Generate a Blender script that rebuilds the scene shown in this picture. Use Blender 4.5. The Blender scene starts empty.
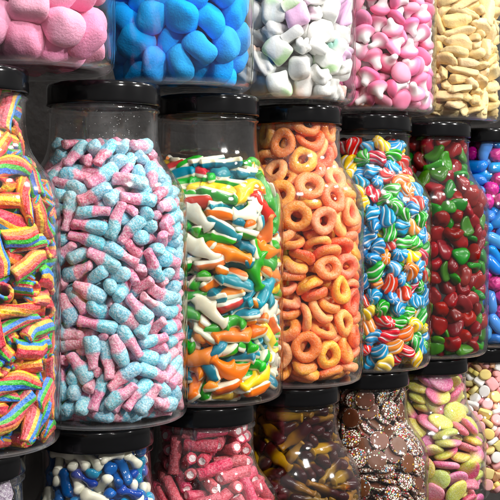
import bpy, bmesh, math, random
from mathutils import Vector, Matrix, Quaternion, noise

# ------------------------------------------------------------------ sizes
H = 0.28                 # height of one jar with its lid, metres
D = 0.486 * H            # diameter of a jar; sweets are modelled in units of D
# outline of a jar: (radius, height) as shares of H
OUTER = [(0.0, 0.004), (0.10, 0.004), (0.180, 0.0), (0.206, 0.001), (0.221, 0.004), (0.232, 0.011), (0.239, 0.022), (0.2422, 0.038),
         (0.243, 0.065), (0.243, 0.30), (0.243, 0.50), (0.243, 0.61), (0.2420, 0.635), (0.2380, 0.660), (0.2300, 0.685),
         (0.2180, 0.708), (0.2030, 0.730), (0.1870, 0.751), (0.1740, 0.771), (0.1655, 0.792), (0.1605, 0.815), (0.1575, 0.845),
         (0.1565, 0.88), (0.1565, 0.905), (0.1590, 0.909), (0.1630, 0.912), (0.1630, 0.917), (0.1590, 0.920), (0.1540, 0.923), (0.1530, 0.955), (0.1525, 0.975)]
OUTER = [(r * 1.022, z) for r, z in OUTER]
WALL = 0.006             # wall thickness, share of H

# ------------------------------------------------------------------ mesh makers
def mesh_from(name, verts, faces, uvs=None, smooth=True):
    me = bpy.data.meshes.new(name)
    me.from_pydata([tuple(v) for v in verts], [], faces)
    if uvs is not None:
        lay = me.uv_layers.new(name='UVMap')
        for p in me.polygons:
            for li, vi in zip(p.loop_indices, p.vertices):
                lay.data[li].uv = uvs[vi]
    me.validate()
    bm = bmesh.new(); bm.from_mesh(me)
    bmesh.ops.recalc_face_normals(bm, faces=bm.faces)
    bm.to_mesh(me); bm.free()
    me.polygons.foreach_set('use_smooth', [smooth] * len(me.polygons))
    me.update()
    return me

def wobble(verts, amp, freq, seed):
    o = Vector((seed * 3.17, seed * 7.31, seed * 1.73))
    out = []
    for v in verts:
        v = Vector(v)
        n = noise.noise_vector(v * freq + o)
        out.append(v + n * amp)
    return out

def sweep(rings, closed=True):
    """rings: list of lists of points (same count) -> verts, faces with end caps closed by a centre point."""
    n = len(rings[0]); V = []; F = []
    for r in rings: V += r
    for i in range(len(rings) - 1):
        for j in range(n):
            a = i * n + j; b = i * n + (j + 1) % n
            F.append((a, b, b + n, a + n))
    for i in (0, len(rings) - 1):
        c = sum((Vector(p) for p in rings[i]), Vector()) / n
        V.append(c); k = len(V) - 1
        for j in range(n):
            F.append((k, i * n + j, i * n + (j + 1) % n))
    return V, F

def lathe_x(prof, seg=14, squash=1.0, bend=0.0):
    rings = []
    for x, r in prof:
        ring = []
        for j in range(seg):
            a = 2 * math.pi * j / seg
            y = r * math.cos(a); z = r * math.sin(a) * squash
            ring.append(Vector((x, y + bend * (x * x) , z)))
        rings.append(ring)
    return sweep(rings)

def ball(rx, ry, rz, nu=18, nv=12, p=2.0):
    rings = []
    for i in range(1, nv):
        t = math.pi * i / nv
        ring = []
        for j in range(nu):
            a = 2 * math.pi * j / nu
            d = Vector((math.sin(t) * math.cos(a), math.sin(t) * math.sin(a), math.cos(t)))
            k = (abs(d.x) ** p + abs(d.y) ** p + abs(d.z) ** p) ** (-1.0 / p)
            ring.append(Vector((d.x * k * rx, d.y * k * ry, d.z * k * rz)))
        rings.append(ring)
    V, F = sweep(rings)
    # pull the cap centres out to the poles
    V[-2] = Vector((0, 0, rz)); V[-1] = Vector((0, 0, -rz))
    return V, F

def outline_solid(pts, h, inset=0.35, seg=0):
    """a pillow-edged flat solid from an outline in XY, thickness h"""
    n = len(pts); c = sum((Vector((x, y, 0)) for x, y in pts), Vector()) / n
    rings = []
    for k, (s, z) in enumerate([(1 - inset, -h / 2), (1 - inset * .25, -h * .42), (1, -h * .15), (1, h * .15), (1 - inset * .25, h * .42), (1 - inset, h / 2)]):
        rings.append([Vector((c.x + (x - c.x) * s, c.y + (y - c.y) * s, z)) for x, y in pts])
    return sweep(rings)

# ------------------------------------------------------------------ the sweets (units: jar diameters)
def m_fizzy_bottle(s):
    k = (0.82, .90, .76, .96, .86, .80)[s % 6]; L = .128 * k; g = 0.90 + .03 * (s % 3)
    prof = [(-L, .022), (-L + .006, .036), (-L + .02, .0455), (-.04, .0490), (.00, .0480), (.022, .044), (.048, .0370), (L - .022, .0340), (L - .008, .0345), (L - .002, .026), (L, .014)]
    prof = [(x if abs(x) > .075 * k else x * k, r * g) for x, r in prof]
    prof = sorted(prof)
    V, F = lathe_x(prof, 16, .92, 1.2 * math.sin(s * 2.3))
    return mesh_from('fizzy_bottle', wobble(wobble(V, .018, 9, s), .0055, 30, s + 2), F)

def m_gummy_dolphin(s):
    L = .33; n = 26; bendk = [2.8, -2.4, 1.2, -3.2, 2.2, -1.0][s % 6]; cub = [6, -6, 9, 0, -8, -10][s % 6]
    def prof(t):        # half widths either side of the spine, tail (0) to nose (1)
        body = .054 * math.sin(math.pi * min(1, .05 + .95 * t) ** 1.25) ** .7 if t < 1 else 0
        body = max(body, .015) * (1 - .60 * max(0, (t - .84) / .16) ** 1.5)
        fluke = .040 * math.exp(-((t - .03) / .070) ** 2)
        dorsal = .030 * math.exp(-((t - .48) / .070) ** 2)
        flip = .023 * math.exp(-((t - .66) / .06) ** 2)
        return body + fluke + dorsal, body + fluke * .8 + flip
    rings = []
    for i in range(n + 1):
        t = i / n; x = (t - .5) * L; y0 = bendk * (x * x - .012) + cub * x ** 3; dy = 2 * bendk * x + 3 * cub * x * x
        nrm = Vector((-dy, 1, 0)).normalized(); c = Vector((x / math.sqrt(1 + .5 * dy * dy), y0 * .9, 0))
        a, b = prof(t); th = .026 + .024 * math.sin(math.pi * min(1, t * .85 + .12))
        tap = 1 if 0 < i < n else .55
        ring = []
        for (u, z) in ((a * .80, -.026), (a * .97, -.014), (a, .002), (a * .80, .024), (a * .42, th * .92), (0, th), (-b * .42, th * .92), (-b * .80, .024), (-b, .002), (-b * .97, -.014), (-b * .80, -.026), (0, -.028)):
            ring.append(c + nrm * u * tap + Vector((0, 0, z * tap - .006)))
        rings.append(ring)
    V, F = sweep(rings)
    return mesh_from('gummy_dolphin', wobble(wobble(V, .016, 5, s), .005, 14, s + 4), F)

def m_peach_ring(s):
    R, r = .075, .0365; V = []; F = []; nu, nv = 26, 14
    for i in range(nu):
        a = 2 * math.pi * i / nu
        for j in range(nv):
            b = 2 * math.pi * j / nv
            rr = R + r * math.cos(b)
            V.append(Vector((rr * math.cos(a), rr * math.sin(a) * (.80, .96, .90, 1.0, .86, .94)[s % 6], r * .92 * math.sin(b) + 2.0 * (s % 3 - 1) * (rr * math.cos(a)) ** 2)))
    for i in range(nu):
        for j in range(nv):
            F.append((i * nv + j, ((i + 1) % nu) * nv + j, ((i + 1) % nu) * nv + (j + 1) % nv, i * nv + (j + 1) % nv))
    V = wobble(V, .018, 6, s)
    V = wobble(V, .0040, 34, s + 9)
    return mesh_from('peach_ring', V, F)

def m_twist(s):
    L = (.082, .070, .092, .064, .078, .072)[s % 6]; n = 26; m = 60; rings = []; UV = []
    lob = (5, 6, 5, 7, 6, 5)[s % 6]; tw = (2.0, 1.4, 2.4, 1.1, 1.8, 2.2)[s % 6]
    for i in range(n + 1):
        t = i / n; x = (t * 2 - 1) * L
        env = (.064 + .012 * math.sin(7 * t + s)) * math.sin(math.pi * (.08 + .84 * t)) ** .6
        if i in (0, n): env *= .55
        ring = []
        for j in range(m):
            a = 2 * math.pi * j / m
            r = env * (.84 + .26 * abs(math.cos(a * lob / 2)) ** .8)
            aa = a + tw * t
            ring.append(Vector((x, r * math.cos(aa) + .012 * math.sin(5 * t + s), r * math.sin(aa) * .88)))
            UV.append((j / m * lob, t))
        rings.append(ring)
    V, F = sweep(rings); UV += [(0, 0), (0, 1)]
    return mesh_from('striped_twist', wobble(V, .034, 6, s), F, UV)

def m_cherry(s):
    V, F = ball(.083, .080, .074, 18, 12)
    for v in V:
        q = max(0, 1 - (v.x ** 2 + v.y ** 2) / .0016)
        if v.z > 0: v.z -= .022 * q
    return mesh_from('jelly_cherry', wobble(wobble(V, .045, 6, s), .01, 18, s), F)

def m_leaf(s):
    V, F = ball(.088, .058, .036, 18, 12, 2.8)
    for v in V: v.z += 2.6 * v.x * v.x; v.y *= 1 + 2.2 * v.x
    return mesh_from('jelly_leaf', wobble(V, .036, 8, s), F)

def m_blue_bean(s):
    L = .12; r = .058
    prof = [(-L, .014), (-L + .012, .034), (-L + .035, .052), (-.04, r), (.04, r), (L - .035, .052), (L - .012, .034), (L, .014)]
    V, F = lathe_x(prof, 14, .9, 1.2)
    return mesh_from('jelly_bean', wobble(V, .010, 9, s), F)

def m_berry(s):
    V, F = ball(.080, .074, .074, 30, 20)
    out = []
    for v in V:
        d = v.normalized(); c = noise.cell_vector(d * 3.1 + Vector((s, s, s)))
        f = noise.voronoi(d * 3.4 + Vector((s * 2.1, 0, 0)))[0][0]
        out.append(v * (1.07 - .30 * min(.6, f * f * 1.5)))
    return mesh_from('jelly_berry', out, F)

def m_rainbow(s):
    """a length of striped sour belt rolled into a tube, open at one end and pinched at the other"""
    L = [.125, .145, .105, .135][s % 4]; n = 16; m = 30; rings = []; UV = []
    pts = [('o', i / n) for i in range(n + 1)] + [('i', 1 - i / 5 * .55) for i in range(6)]
    for side, t in pts:
        x = (t * 2 - 1) * L
        k = min(1, max(0, (t - .02) / .38)); k = k * k * (3 - 2 * k)
        ry = .054 * (.86 + .14 * k); rz = .020 + .022 * k
        ring = []
        for j in range(m):
            a = 2 * math.pi * j / m
            rib = 1 + .05 * math.cos(a * 10)
            q = rib if side == 'o' else .60
            aa = a + .55 * t + .9 * math.sin(s * 1.9) * (t - .5)
            y, z = ry * q * math.cos(aa), rz * q * math.sin(aa)
            xx = x - (0.012 if side == 'i' and t < 1 else 0)
            ring.append(Vector((xx, y + (1.4 if s % 2 else -1.1) * (x * x - .006), z)))
            UV.append((j / m, t * .5 if side == 'o' else .9))
        rings.append(ring)
    V, F = sweep(rings); UV += [(0, 0), (0, .95)]
    return mesh_from('rainbow_belt', wobble(V, .020, 7, s), F, UV)

def m_ball_mallow(s, r=.108):
    V, F = ball(r * 1.02, r * .98, r * .80, 26, 18, 2.7)
    return mesh_from('ball_marshmallow', wobble(wobble(V, .028, 5.5, s), .007, 14, s + 5), F)

def m_pink_mallow(s):
    return m_ball_mallow(s + 3, .118)

def m_mallow_cube(s):
    V, F = ball(.088, .080, .078 + .014 * (s % 3), 28, 20, 4.2)
    return mesh_from('cube_marshmallow', wobble(V, .034, 7, s), F)

def m_mallow_heart(s):
    pts = []
    for i in range(36):
        a = 2 * math.pi * i / 36
        x = 16 * math.sin(a) ** 3; y = 13 * math.cos(a) - 5 * math.cos(2 * a) - 2 * math.cos(3 * a) - math.cos(4 * a)
        pts.append((x * .0054, y * .0054))
    V, F = outline_solid(pts, .085, .30)
    return mesh_from('heart_marshmallow', wobble(V, .02, 7, s), F)

def m_mallow_twist(s):
    rings = []; n = 14; m = 24
    for i in range(n + 1):
        t = i / n; x = (t * 2 - 1) * .095; e = .055 * (1 if 0 < i < n else .7)
        rings.append([Vector((x, e * (1 + .22 * math.cos(4 * 2 * math.pi * j / m)) * math.cos(2 * math.pi * j / m + 1.8 * t),
                              e * (1 + .22 * math.cos(4 * 2 * math.pi * j / m)) * math.sin(2 * math.pi * j / m + 1.8 * t))) for j in range(m)])
    V, F = sweep(rings)
    return mesh_from('twist_marshmallow', wobble(V, .02, 6, s), F)

def m_mushroom(s):
    """pink domed cap on a white flared stem, axis along z"""
    prof = [(-.090, .012), (-.086, .024), (-.072, .030), (-.050, .032), (-.030, .040), (-.012, .056), (-.002, .070), (.006, .080), (.014, .087), (.028, .089), (.044, .082), (.058, .064), (.066, .042), (.069, .020)]
    V, F = lathe_x(prof, 20)
    V = [Vector((v.y, v.z * (.90 + .05 * (s % 3)), v.x)) for v in V]
    return mesh_from('mushroom_sweet', wobble(V, .020, 8, s), F)

def m_banana(s):
    L = .105 + .018 * (s % 3); n = 16; m = 16; rings = []
    for i in range(n + 1):
        t = i / n; x = (t * 2 - 1) * L
        e = .052 * (.50 + .50 * math.sin(math.pi * (.08 + .84 * t)) ** .7) * (1 if 0 < i < n else .6)
        if t > .86: e *= .72
        ring = []
        for j in range(m):
            a = 2 * math.pi * j / m
            k = 1 + .13 * math.cos(5 * a + s)
            ring.append(Vector((x, e * k * math.cos(a) * 1.3 + (1.5 - (s % 3) * .6) * (x * x - .006), e * k * math.sin(a) * .82)))
        rings.append(ring)
    V, F = sweep(rings)
    return mesh_from('foam_banana', wobble(V, .030, 7, s), F)

def m_gem(s):
    V, F = ball(.125, .11, .095, 10, 7, 2.8)
    return mesh_from('sugared_gem', wobble(V, .03, 5, s), F)

def m_bone(s):
    L = .125; k = .68
    prof = [(-L, .018), (-L + .01, .042), (-L + .032, .056), (-L + .058, .055), (-.045, .047), (0, .044), (.045, .047), (L - .058, .053), (L - .032, .056), (L - .01, .042), (L, .018)]
    V, F = lathe_x([(x * k, r * k) for x, r in prof], 18, .9, 1.0)
    return mesh_from('jelly_bone', wobble(V, .022, 10, s), F)

def m_tube(s):
    L = [.14, .125, .15, .135][s % 4]
    prof = [(-L + .004, .001), (-L, .0245), (-L - .001, .027), (-L + .001, .043), (-L + .008, .048), (-.03, .049), (.04, .0485), (L - .008, .048), (L - .001, .043), (L + .001, .027), (L, .0245), (L - .004, .001)]
    V, F = lathe_x([(x * .86, r * .86) for x, r in prof], 20, 1, .8 * math.sin(s * 3.1))
    return mesh_from('filled_tube', wobble(wobble(V, .012, 8, s), .005, 34, s + 3), F)

def m_cola(s):
    L = .14
    prof = [(-L, .024), (-L + .008, .044), (-L + .025, .052), (-.055, .049), (-.03, .046), (-.005, .051), (.03, .047), (.06, .033), (.09, .027), (L - .02, .028), (L - .012, .034), (L - .003, .031), (L, .016)]
    V, F = lathe_x(prof, 18, .68, .9 * math.sin(s * 2.7))
    return mesh_from('cola_bottle', wobble(V, .012, 9, s), F)

def m_disc(s):
    prof = [(-.017, .030), (-.018, .066), (-.014, .077), (-.004, .081), (.006, .079), (.013, .068), (.018, .045), (.020, .016)]
    V, F = lathe_x(prof, 26)
    V = [Vector((v.y, v.z, v.x)) for v in V]
    return mesh_from('sprinkled_disc', wobble(V, .006, 9, s), F)

def m_fruit(s):
    V, F = ball(.112, .092, .040, 24, 16, 2.2)
    for v in V: v.z += (s % 3 - 1) * 1.6 * v.x * v.x
    for v in V:
        if v.x > .085: v.y *= .75; v.x += .012
    return mesh_from('sour_fruit', wobble(V, .022, 6, s), F)

def m_mini_heart(s):
    if s % 3 == 1:
        pts = [(.056 * math.cos(2 * math.pi * i / 22), .050 * math.sin(2 * math.pi * i / 22)) for i in range(22)]
    elif s % 3 == 2:
        pts = [(.050 * max(-1, min(1, 1.35 * math.cos(2 * math.pi * i / 24))), .062 * max(-1, min(1, 1.2 * math.sin(2 * math.pi * i / 24)))) for i in range(24)]
    else:
        pts = []
        for i in range(26):
            a = 2 * math.pi * i / 26
            x = 16 * math.sin(a) ** 3; y = 13 * math.cos(a) - 5 * math.cos(2 * a) - 2 * math.cos(3 * a) - math.cos(4 * a)
            pts.append((x * .0036, y * .0036))
    V, F = outline_solid(pts, .044, .22)
    return mesh_from('mini_sweet', wobble(V, .006, 12, s), F)

# every jar: which sweets, in which shares, how big the mesh is in the packing, how many mesh shapes
KINDS = {
 'fizzy': (m_fizzy_bottle, 6), 'dolphin': (m_gummy_dolphin, 6), 'ring': (m_peach_ring, 6), 'twist': (m_twist, 6), 'cherry': (m_cherry, 5),
 'leaf': (m_leaf, 3), 'bean': (m_blue_bean, 3), 'berry': (m_berry, 3), 'rainbow': (m_rainbow, 4), 'ballmallow': (m_ball_mallow, 4),
 'pinkmallow': (m_pink_mallow, 4), 'cube': (m_mallow_cube, 4), 'heart': (m_mallow_heart, 3), 'mtwist': (m_mallow_twist, 3), 'mushroom': (m_mushroom, 4),
 'banana': (m_banana, 4), 'gem': (m_gem, 4), 'bone': (m_bone, 4), 'tube': (m_tube, 4), 'cola': (m_cola, 4), 'disc': (m_disc, 3), 'fruit': (m_fruit, 4), 'mini': (m_mini_heart, 6),
}

# ------------------------------------------------------------------ where every sweet came to rest (settled by gravity in its jar)
# one row of numbers per sweet: kind * 100 + shape * 10 + colour, place in thousandths of a jar's diameter, turn as the last three parts of a unit quaternion in hundredths
RESTING = {
 'M0': (
830,-14,165,1951,5,17,80,830,-167,31,1920,-33,-3,-35,810,-136,-149,1925,-14,-69,68,830,5,-164,1925,-67,19,-42,810,-180,-28,1881,5,-4,-28,830,238,33,1870,24,29,74,
810,-148,146,1894,16,34,27,800,9,251,1863,64,-9,0,810,-140,-216,1862,-37,60,42,800,121,-152,1802,96,-5,-1,810,-167,165,1798,88,43,-13,820,-203,-45,1785,-96,-6,-12,
820,-184,-118,1828,90,-6,-11,820,-16,-246,1896,-33,45,59,810,-157,-17,1727,41,-2,35,820,-27,-118,1804,5,2,65,810,250,-6,1717,1,24,63,830,78,-255,1814,-67,-43,-24,
820,-160,-127,1742,18,-89,42,810,-167,115,1756,1,-44,-79,810,18,157,1753,2,14,-52,820,176,-184,1714,24,-91,-26,800,-145,-170,1681,97,-16,14,820,-204,-82,1607,2,59,-75,
820,-14,245,1701,13,-4,-2,820,184,-122,1679,25,-94,-19,800,9,-190,1743,-12,10,-88,820,-101,-125,1642,-25,94,-9,830,-262,82,1685,27,60,21,820,19,-247,1676,8,7,11,
810,-283,22,1574,55,69,19,810,98,-167,1592,75,54,33,800,-54,101,1693,-13,12,81,830,233,-152,1608,-45,66,-60,800,-50,-202,1644,-27,92,27,800,-136,-85,1542,-77,57,-25,
830,-217,13,1608,67,-27,-69,800,-97,-224,1493,-85,-25,40,820,-16,-281,1592,21,80,-49,810,47,-330,1511,-1,62,-78,820,280,-187,1518,29,26,35,830,-334,32,1483,78,-62,13,
820,193,-190,1489,-45,76,-37,830,-109,-295,1415,24,-56,-78,810,19,-160,1494,80,-59,-1,820,202,-322,1423,59,-40,-69,800,255,-197,1435,-8,-18,69,800,-198,-204,1536,-82,28,49,
830,-228,-122,1482,-99,-1,10,800,-285,-238,1467,25,81,43,810,374,-210,1335,44,40,36,810,-311,49,1394,-22,11,-6,810,380,-88,1419,25,21,63,830,-246,-138,1336,64,71,27,
830,-11,-339,1410,-32,95,-3,820,-393,-169,1342,-11,67,-15,800,-276,-217,1377,-78,28,-25,830,-115,-378,1328,15,-6,-29,810,-355,-69,1409,-41,-76,50,830,-408,3,1292,-15,-7,-61,
830,-332,103,1318,6,9,99,820,233,-305,1282,-67,-66,34,810,80,-384,1346,-58,-55,-1,820,269,-277,1333,-72,-54,41,800,-283,-308,1370,28,71,59,830,-263,-326,1263,32,70,56,
810,-236,-194,1250,87,-48,7,800,-38,-346,1284,17,47,-87,810,-365,-164,1200,6,-1,-68,800,-79,-409,1228,-54,9,10,800,9,-282,1257,-96,-13,-18,800,-253,-51,1194,13,67,62,
810,-272,-200,1136,-47,86,10,820,356,-269,1239,-59,-15,48,810,-195,-296,1183,1,4,-70,820,-440,-77,1253,-61,-36,63,810,48,-297,1182,2,-13,-53,810,177,-289,1221,-25,-34,-79,
800,-141,-181,1125,2,-24,73,830,368,-229,1108,43,-77,-43,810,199,-394,1227,65,39,-1,830,-427,-110,1119,-47,40,-43,810,-406,51,1151,-17,47,-38,810,-278,-345,1025,49,-51,27,
820,1,-440,1142,10,63,-77,820,221,-312,1081,51,-45,-47,810,286,-190,1048,2,5,76,820,-107,-316,1139,26,9,-96,800,348,-162,981,-60,61,-34,810,-180,-177,1000,41,90,-13,
830,64,-380,1105,-96,-2,-8,810,433,-76,984,-58,10,-77,800,230,-345,991,6,-29,-95,820,-134,-427,1041,-45,-63,-48,830,62,-439,998,12,76,-61,810,76,-300,1074,10,0,96,
810,-420,49,1040,59,34,57,820,-319,-153,1051,-9,19,-51,800,-138,-337,1029,-34,-29,12,820,24,-368,1018,10,-98,-13,830,168,-219,918,19,-2,-55,830,-378,-180,1003,-52,-85,2,
800,-133,-380,931,12,39,-91,800,-235,-296,944,40,39,-74,820,-425,59,923,24,35,55,800,41,-330,951,24,4,89,830,-334,-141,915,77,-37,-26,800,382,-205,901,-21,81,-18,
800,-315,40,870,13,15,-98,820,-73,-278,934,15,8,98,830,-393,-185,924,-35,35,-40,820,36,-369,875,85,-50,-12,810,-120,-239,853,59,-80,11,820,-446,30,692,-69,-31,58,
810,-403,-115,848,21,9,-64,810,207,-359,818,20,5,35,830,-337,-113,784,-22,-37,89,800,228,-375,920,10,-66,-71,830,86,-288,851,38,88,21,810,-51,-347,826,52,-84,2,
810,-346,-183,713,-33,-5,-30,830,-206,-264,796,39,-43,-62,810,-5,-418,758,3,100,-2,830,328,-138,687,94,-26,2,800,-433,54,778,-73,-35,55,820,-291,-239,817,23,8,-88,
820,219,-194,801,85,31,-34,810,-110,-229,781,9,-10,-77,830,-336,-279,650,22,78,38,810,-141,-314,688,1,98,17,820,-287,51,682,-59,77,-10,800,-367,19,695,32,-35,-69,
800,-174,-415,694,-39,54,30,830,11,-398,695,-15,-12,98,810,-21,-282,669,5,-19,73,830,333,-259,756,-44,86,-16,810,-122,-335,583,-3,-29,80,830,-283,-309,578,-90,24,-24,
830,140,-396,650,-89,-20,1,800,192,-229,762,30,-86,25,830,-291,-162,619,-8,15,-44,830,-242,-7,597,-9,-31,93,800,87,-306,701,19,-85,34,820,154,-305,745,-31,-82,43,
830,-349,-93,577,-18,-98,-5,830,303,-178,636,86,-30,-13,810,404,-162,573,68,24,59,820,-362,111,613,11,95,24,800,-329,-208,519,-6,-23,95,830,75,-431,547,3,-81,-58,
810,304,-306,566,58,-45,56,820,-419,-16,536,10,-5,71,820,432,-101,474,-67,47,56,820,193,-404,300,68,-1,36,820,-280,-332,475,47,-10,-29,800,-316,-117,489,-44,87,9,
800,-438,-33,441,-50,53,-40,800,48,-339,586,-99,9,-3,800,-139,-336,494,42,-24,-55,820,-316,-313,398,-22,-63,64,810,-376,53,459,-78,29,-42,830,-225,-189,482,-42,-6,90,
800,-47,-334,522,-74,65,16,830,-331,-159,366,79,-47,-39,830,337,-160,429,-58,-63,44,830,402,-135,226,-77,-38,50,800,168,-338,516,85,-29,17,800,418,-87,301,67,60,-11,
820,-72,-247,489,14,-21,79,810,-403,-90,334,-61,60,-20,820,276,-340,399,-18,-66,-48,810,-200,-182,372,21,-13,-84,800,-370,-47,301,19,84,44,810,-380,142,336,-87,-39,-25,
820,-158,-347,402,-14,97,21,830,55,-357,445,-8,-6,-37,830,178,-316,407,8,11,-89,800,-354,-150,241,-92,22,-13,830,-430,51,191,50,-23,-65,810,-26,-426,387,-5,-54,84,
830,215,-204,362,-81,48,-15,830,315,-196,347,-66,-53,52,820,-352,-263,240,-40,-5,-45,800,292,-322,255,51,-5,47,810,-147,-356,315,-9,-23,96,830,-142,-243,70,20,98,3,
810,168,-231,74,-80,58,-13,800,87,-420,169,-67,-46,-26,820,113,-342,328,-96,-27,1,830,320,-264,167,-37,-18,30,820,1,-311,292,98,5,-16,820,-198,-272,273,-91,31,-1,
810,-335,25,240,-62,67,-13,810,-323,-132,154,7,99,-4,810,-33,-429,217,71,-18,25,820,165,-380,168,52,23,-82,820,-350,137,210,-23,-28,90,810,-298,-263,158,83,-46,10,
810,17,-262,166,17,46,-79,800,-287,-206,76,82,-41,-17,830,-57,-348,237,-29,0,35,800,-50,-189,192,-13,-36,-72,830,-378,55,84,15,-13,-88,820,-274,-117,87,-24,-5,-16,
810,-101,-314,163,-7,5,-95,800,278,-337,95,71,25,24,800,170,-260,146,93,18,10,810,-7,-185,88,31,-26,-71,800,-275,-61,86,-46,4,-3,810,-124,-299,87,-18,-95,-23,
820,59,-356,67,74,65,9,800,-172,-224,75,-13,3,-10,),
 'M1': (
20,58,-269,1666,-7,42,-89,0,-217,40,1670,-13,99,4,10,113,176,1664,-29,-38,61,20,108,28,1666,11,-98,15,40,25,-125,1666,22,-91,35,30,214,146,1666,47,85,21,30,85,-189,1607,27,-83,-44,
0,170,-150,1671,0,4,-99,30,-101,-123,1633,-31,-52,33,40,75,-255,1585,-78,-18,24,50,60,276,1618,-63,30,21,20,198,-54,1669,-36,3,-7,30,-12,192,1670,2,-1,-45,10,-30,8,1668,-57,-69,32,
0,-48,-224,1662,79,12,23,0,-281,-50,1610,1,90,10,50,-125,2,1630,41,-80,43,0,216,-185,1610,-8,-18,-89,30,-158,185,1603,-53,69,48,0,175,-160,1526,90,-28,2,50,-198,111,1628,35,17,-54,
10,-225,-74,1577,-18,32,-84,50,-269,72,1530,37,88,-26,10,-162,-212,1523,-60,-36,70,40,-179,-115,1624,-8,21,30,20,-335,-104,1483,68,-42,-38,40,18,-188,1557,-17,29,-4,
0,-194,-206,1614,-3,91,8,40,-334,171,1471,-60,-40,19,40,-268,136,1570,27,51,40,40,-349,28,1500,-27,-44,-22,50,-181,287,1519,0,28,49,0,-226,329,1426,59,57,4,
30,-383,-104,1429,-33,-51,55,20,296,-136,1520,-31,-52,39,30,-260,-107,1502,49,-32,-54,30,-56,-167,1517,-29,-80,27,20,-165,-97,1526,77,58,-1,50,-274,-254,1478,-26,-8,95,
50,-16,-306,1506,91,41,9,30,43,-355,1484,48,-37,-78,50,74,-405,1391,-22,76,61,30,-229,-221,1423,-4,60,75,50,92,-274,1439,82,-31,-37,10,205,-226,1472,-15,-83,53,
30,163,-295,1509,67,12,53,20,-4,-301,1427,17,7,-23,0,-76,-268,1531,-10,88,-4,0,-334,32,1393,31,9,-78,40,179,-261,1394,-30,-27,-55,10,-416,-133,1271,-42,52,56,
0,-342,148,1356,-54,1,7,0,-68,-170,1351,-35,-13,75,10,262,-324,1396,-18,-11,30,30,-210,-313,1377,-39,-22,4,40,-310,70,1336,-11,-65,75,50,-143,-352,1457,34,79,50,
40,-294,306,1373,-47,14,-82,40,-420,-2,1378,-58,-63,31,40,-392,5,1281,-87,-41,18,40,-275,-245,1310,-35,-83,27,20,-67,-337,1378,-8,21,88,0,268,-344,1104,-29,-22,25,
30,-122,-408,1352,-8,-61,77,20,240,-305,1254,38,88,28,0,114,-270,1188,8,-66,-68,20,365,-177,1400,-31,-73,8,20,97,-415,1313,16,-90,-41,0,-287,-88,1318,-10,-46,-75,
50,-336,-258,1367,-35,-34,85,30,83,-364,1260,-32,88,-32,0,-10,-243,1317,50,-85,-16,10,103,-320,1334,43,6,4,40,267,-323,1323,-14,40,-84,40,-320,-16,1269,6,-47,-77,
10,131,-413,1227,9,31,-92,30,125,-223,1254,-50,4,31,10,3,-396,1180,87,23,12,20,-163,-342,1304,9,16,-66,40,-274,122,1287,-7,51,85,30,-247,142,1224,4,-10,-1,
20,-354,-142,1219,61,39,-69,0,-347,-266,1270,-87,48,-4,10,-184,-276,1182,-2,-76,-65,30,302,-241,1239,-9,86,45,50,-367,-245,1194,35,50,71,30,-260,-360,1216,37,-58,18,
10,-331,-229,886,58,71,13,10,-418,138,1244,-22,-14,-80,10,258,-353,1176,-55,-24,18,10,-36,-379,1267,-88,-35,9,10,-438,-32,1170,62,21,71,30,-326,25,1193,-24,11,-88,
50,-292,-192,1196,-17,56,67,0,-422,94,613,33,64,-40,30,-72,-228,1260,13,-10,87,50,-172,-208,1236,21,67,49,50,-132,-351,1217,95,-5,-18,30,-204,-116,1272,90,-12,37,
30,-193,-391,525,29,37,-42,20,12,-316,1139,-17,-63,-76,20,381,-154,1200,44,75,32,30,-232,-288,1106,-20,-63,63,40,60,-409,1082,-12,-45,-75,0,203,-299,1163,-35,72,-60,
30,-436,32,1128,-62,62,42,30,-181,-305,73,-20,-97,15,0,-188,-404,1161,37,75,-47,40,-421,110,1095,-60,51,56,10,-368,-230,1113,-33,-79,40,40,-290,-74,1158,-6,-50,83,
10,-93,-271,1097,-44,39,-27,10,310,-213,1162,-30,-93,5,0,129,-372,1122,44,-77,-27,40,332,-295,337,-65,-44,-46,30,-301,5,1114,-98,-10,-11,50,-422,37,983,-11,50,63,
50,179,-312,1030,72,69,10,40,312,-226,1063,-17,-31,80,0,139,-391,886,71,34,15,50,46,-256,1057,0,18,96,50,-70,-398,1118,30,8,16,30,-114,-375,1026,-33,21,-92,
50,-173,-62,1078,39,12,28,10,10,-381,1029,-62,-26,52,50,-357,-200,1035,73,-28,-2,20,-304,-80,1083,87,34,6,10,345,-262,966,81,45,3,40,-213,-204,1077,81,-30,-29,
20,-438,-94,1030,16,-54,-33,20,109,-422,980,-63,6,16,50,-412,157,1021,46,31,-71,0,-195,-351,831,-75,-31,-16,0,-364,-56,885,-16,20,73,50,-316,-305,997,-36,-90,-11,
10,-234,-375,1027,14,24,-30,30,-297,-144,1016,-78,17,-17,40,57,-294,922,20,-88,-36,0,245,-374,952,12,72,-17,30,-98,-247,1019,-22,-92,28,0,214,-295,972,88,28,32,
30,-279,-229,982,-10,-18,-36,10,41,-436,774,-11,-65,-74,50,114,-286,979,61,-76,-19,50,64,-351,898,-34,11,42,10,-100,-234,939,-18,-68,57,30,-98,-367,813,60,-60,-10,
20,-7,-337,78,-36,6,2,30,-156,-354,943,-65,62,39,20,226,-379,815,95,26,7,50,67,-428,125,7,-99,10,10,-58,-379,898,39,-86,31,40,-400,-27,945,-51,-22,-38,20,-399,-184,923,-74,42,-40,
40,-39,-446,957,-9,-87,-14,40,245,-299,891,13,81,57,20,-237,-297,828,54,30,16,40,22,-222,864,-40,-65,50,50,-393,86,882,34,-38,-26,40,-287,-93,72,38,77,44,
50,-432,83,785,-30,-22,-72,10,216,-212,839,-41,55,-55,0,-163,-254,898,-42,-45,-76,30,-40,-300,769,45,-46,-30,30,375,-230,807,41,-78,-33,20,-421,-126,707,-62,-47,-60,
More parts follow.
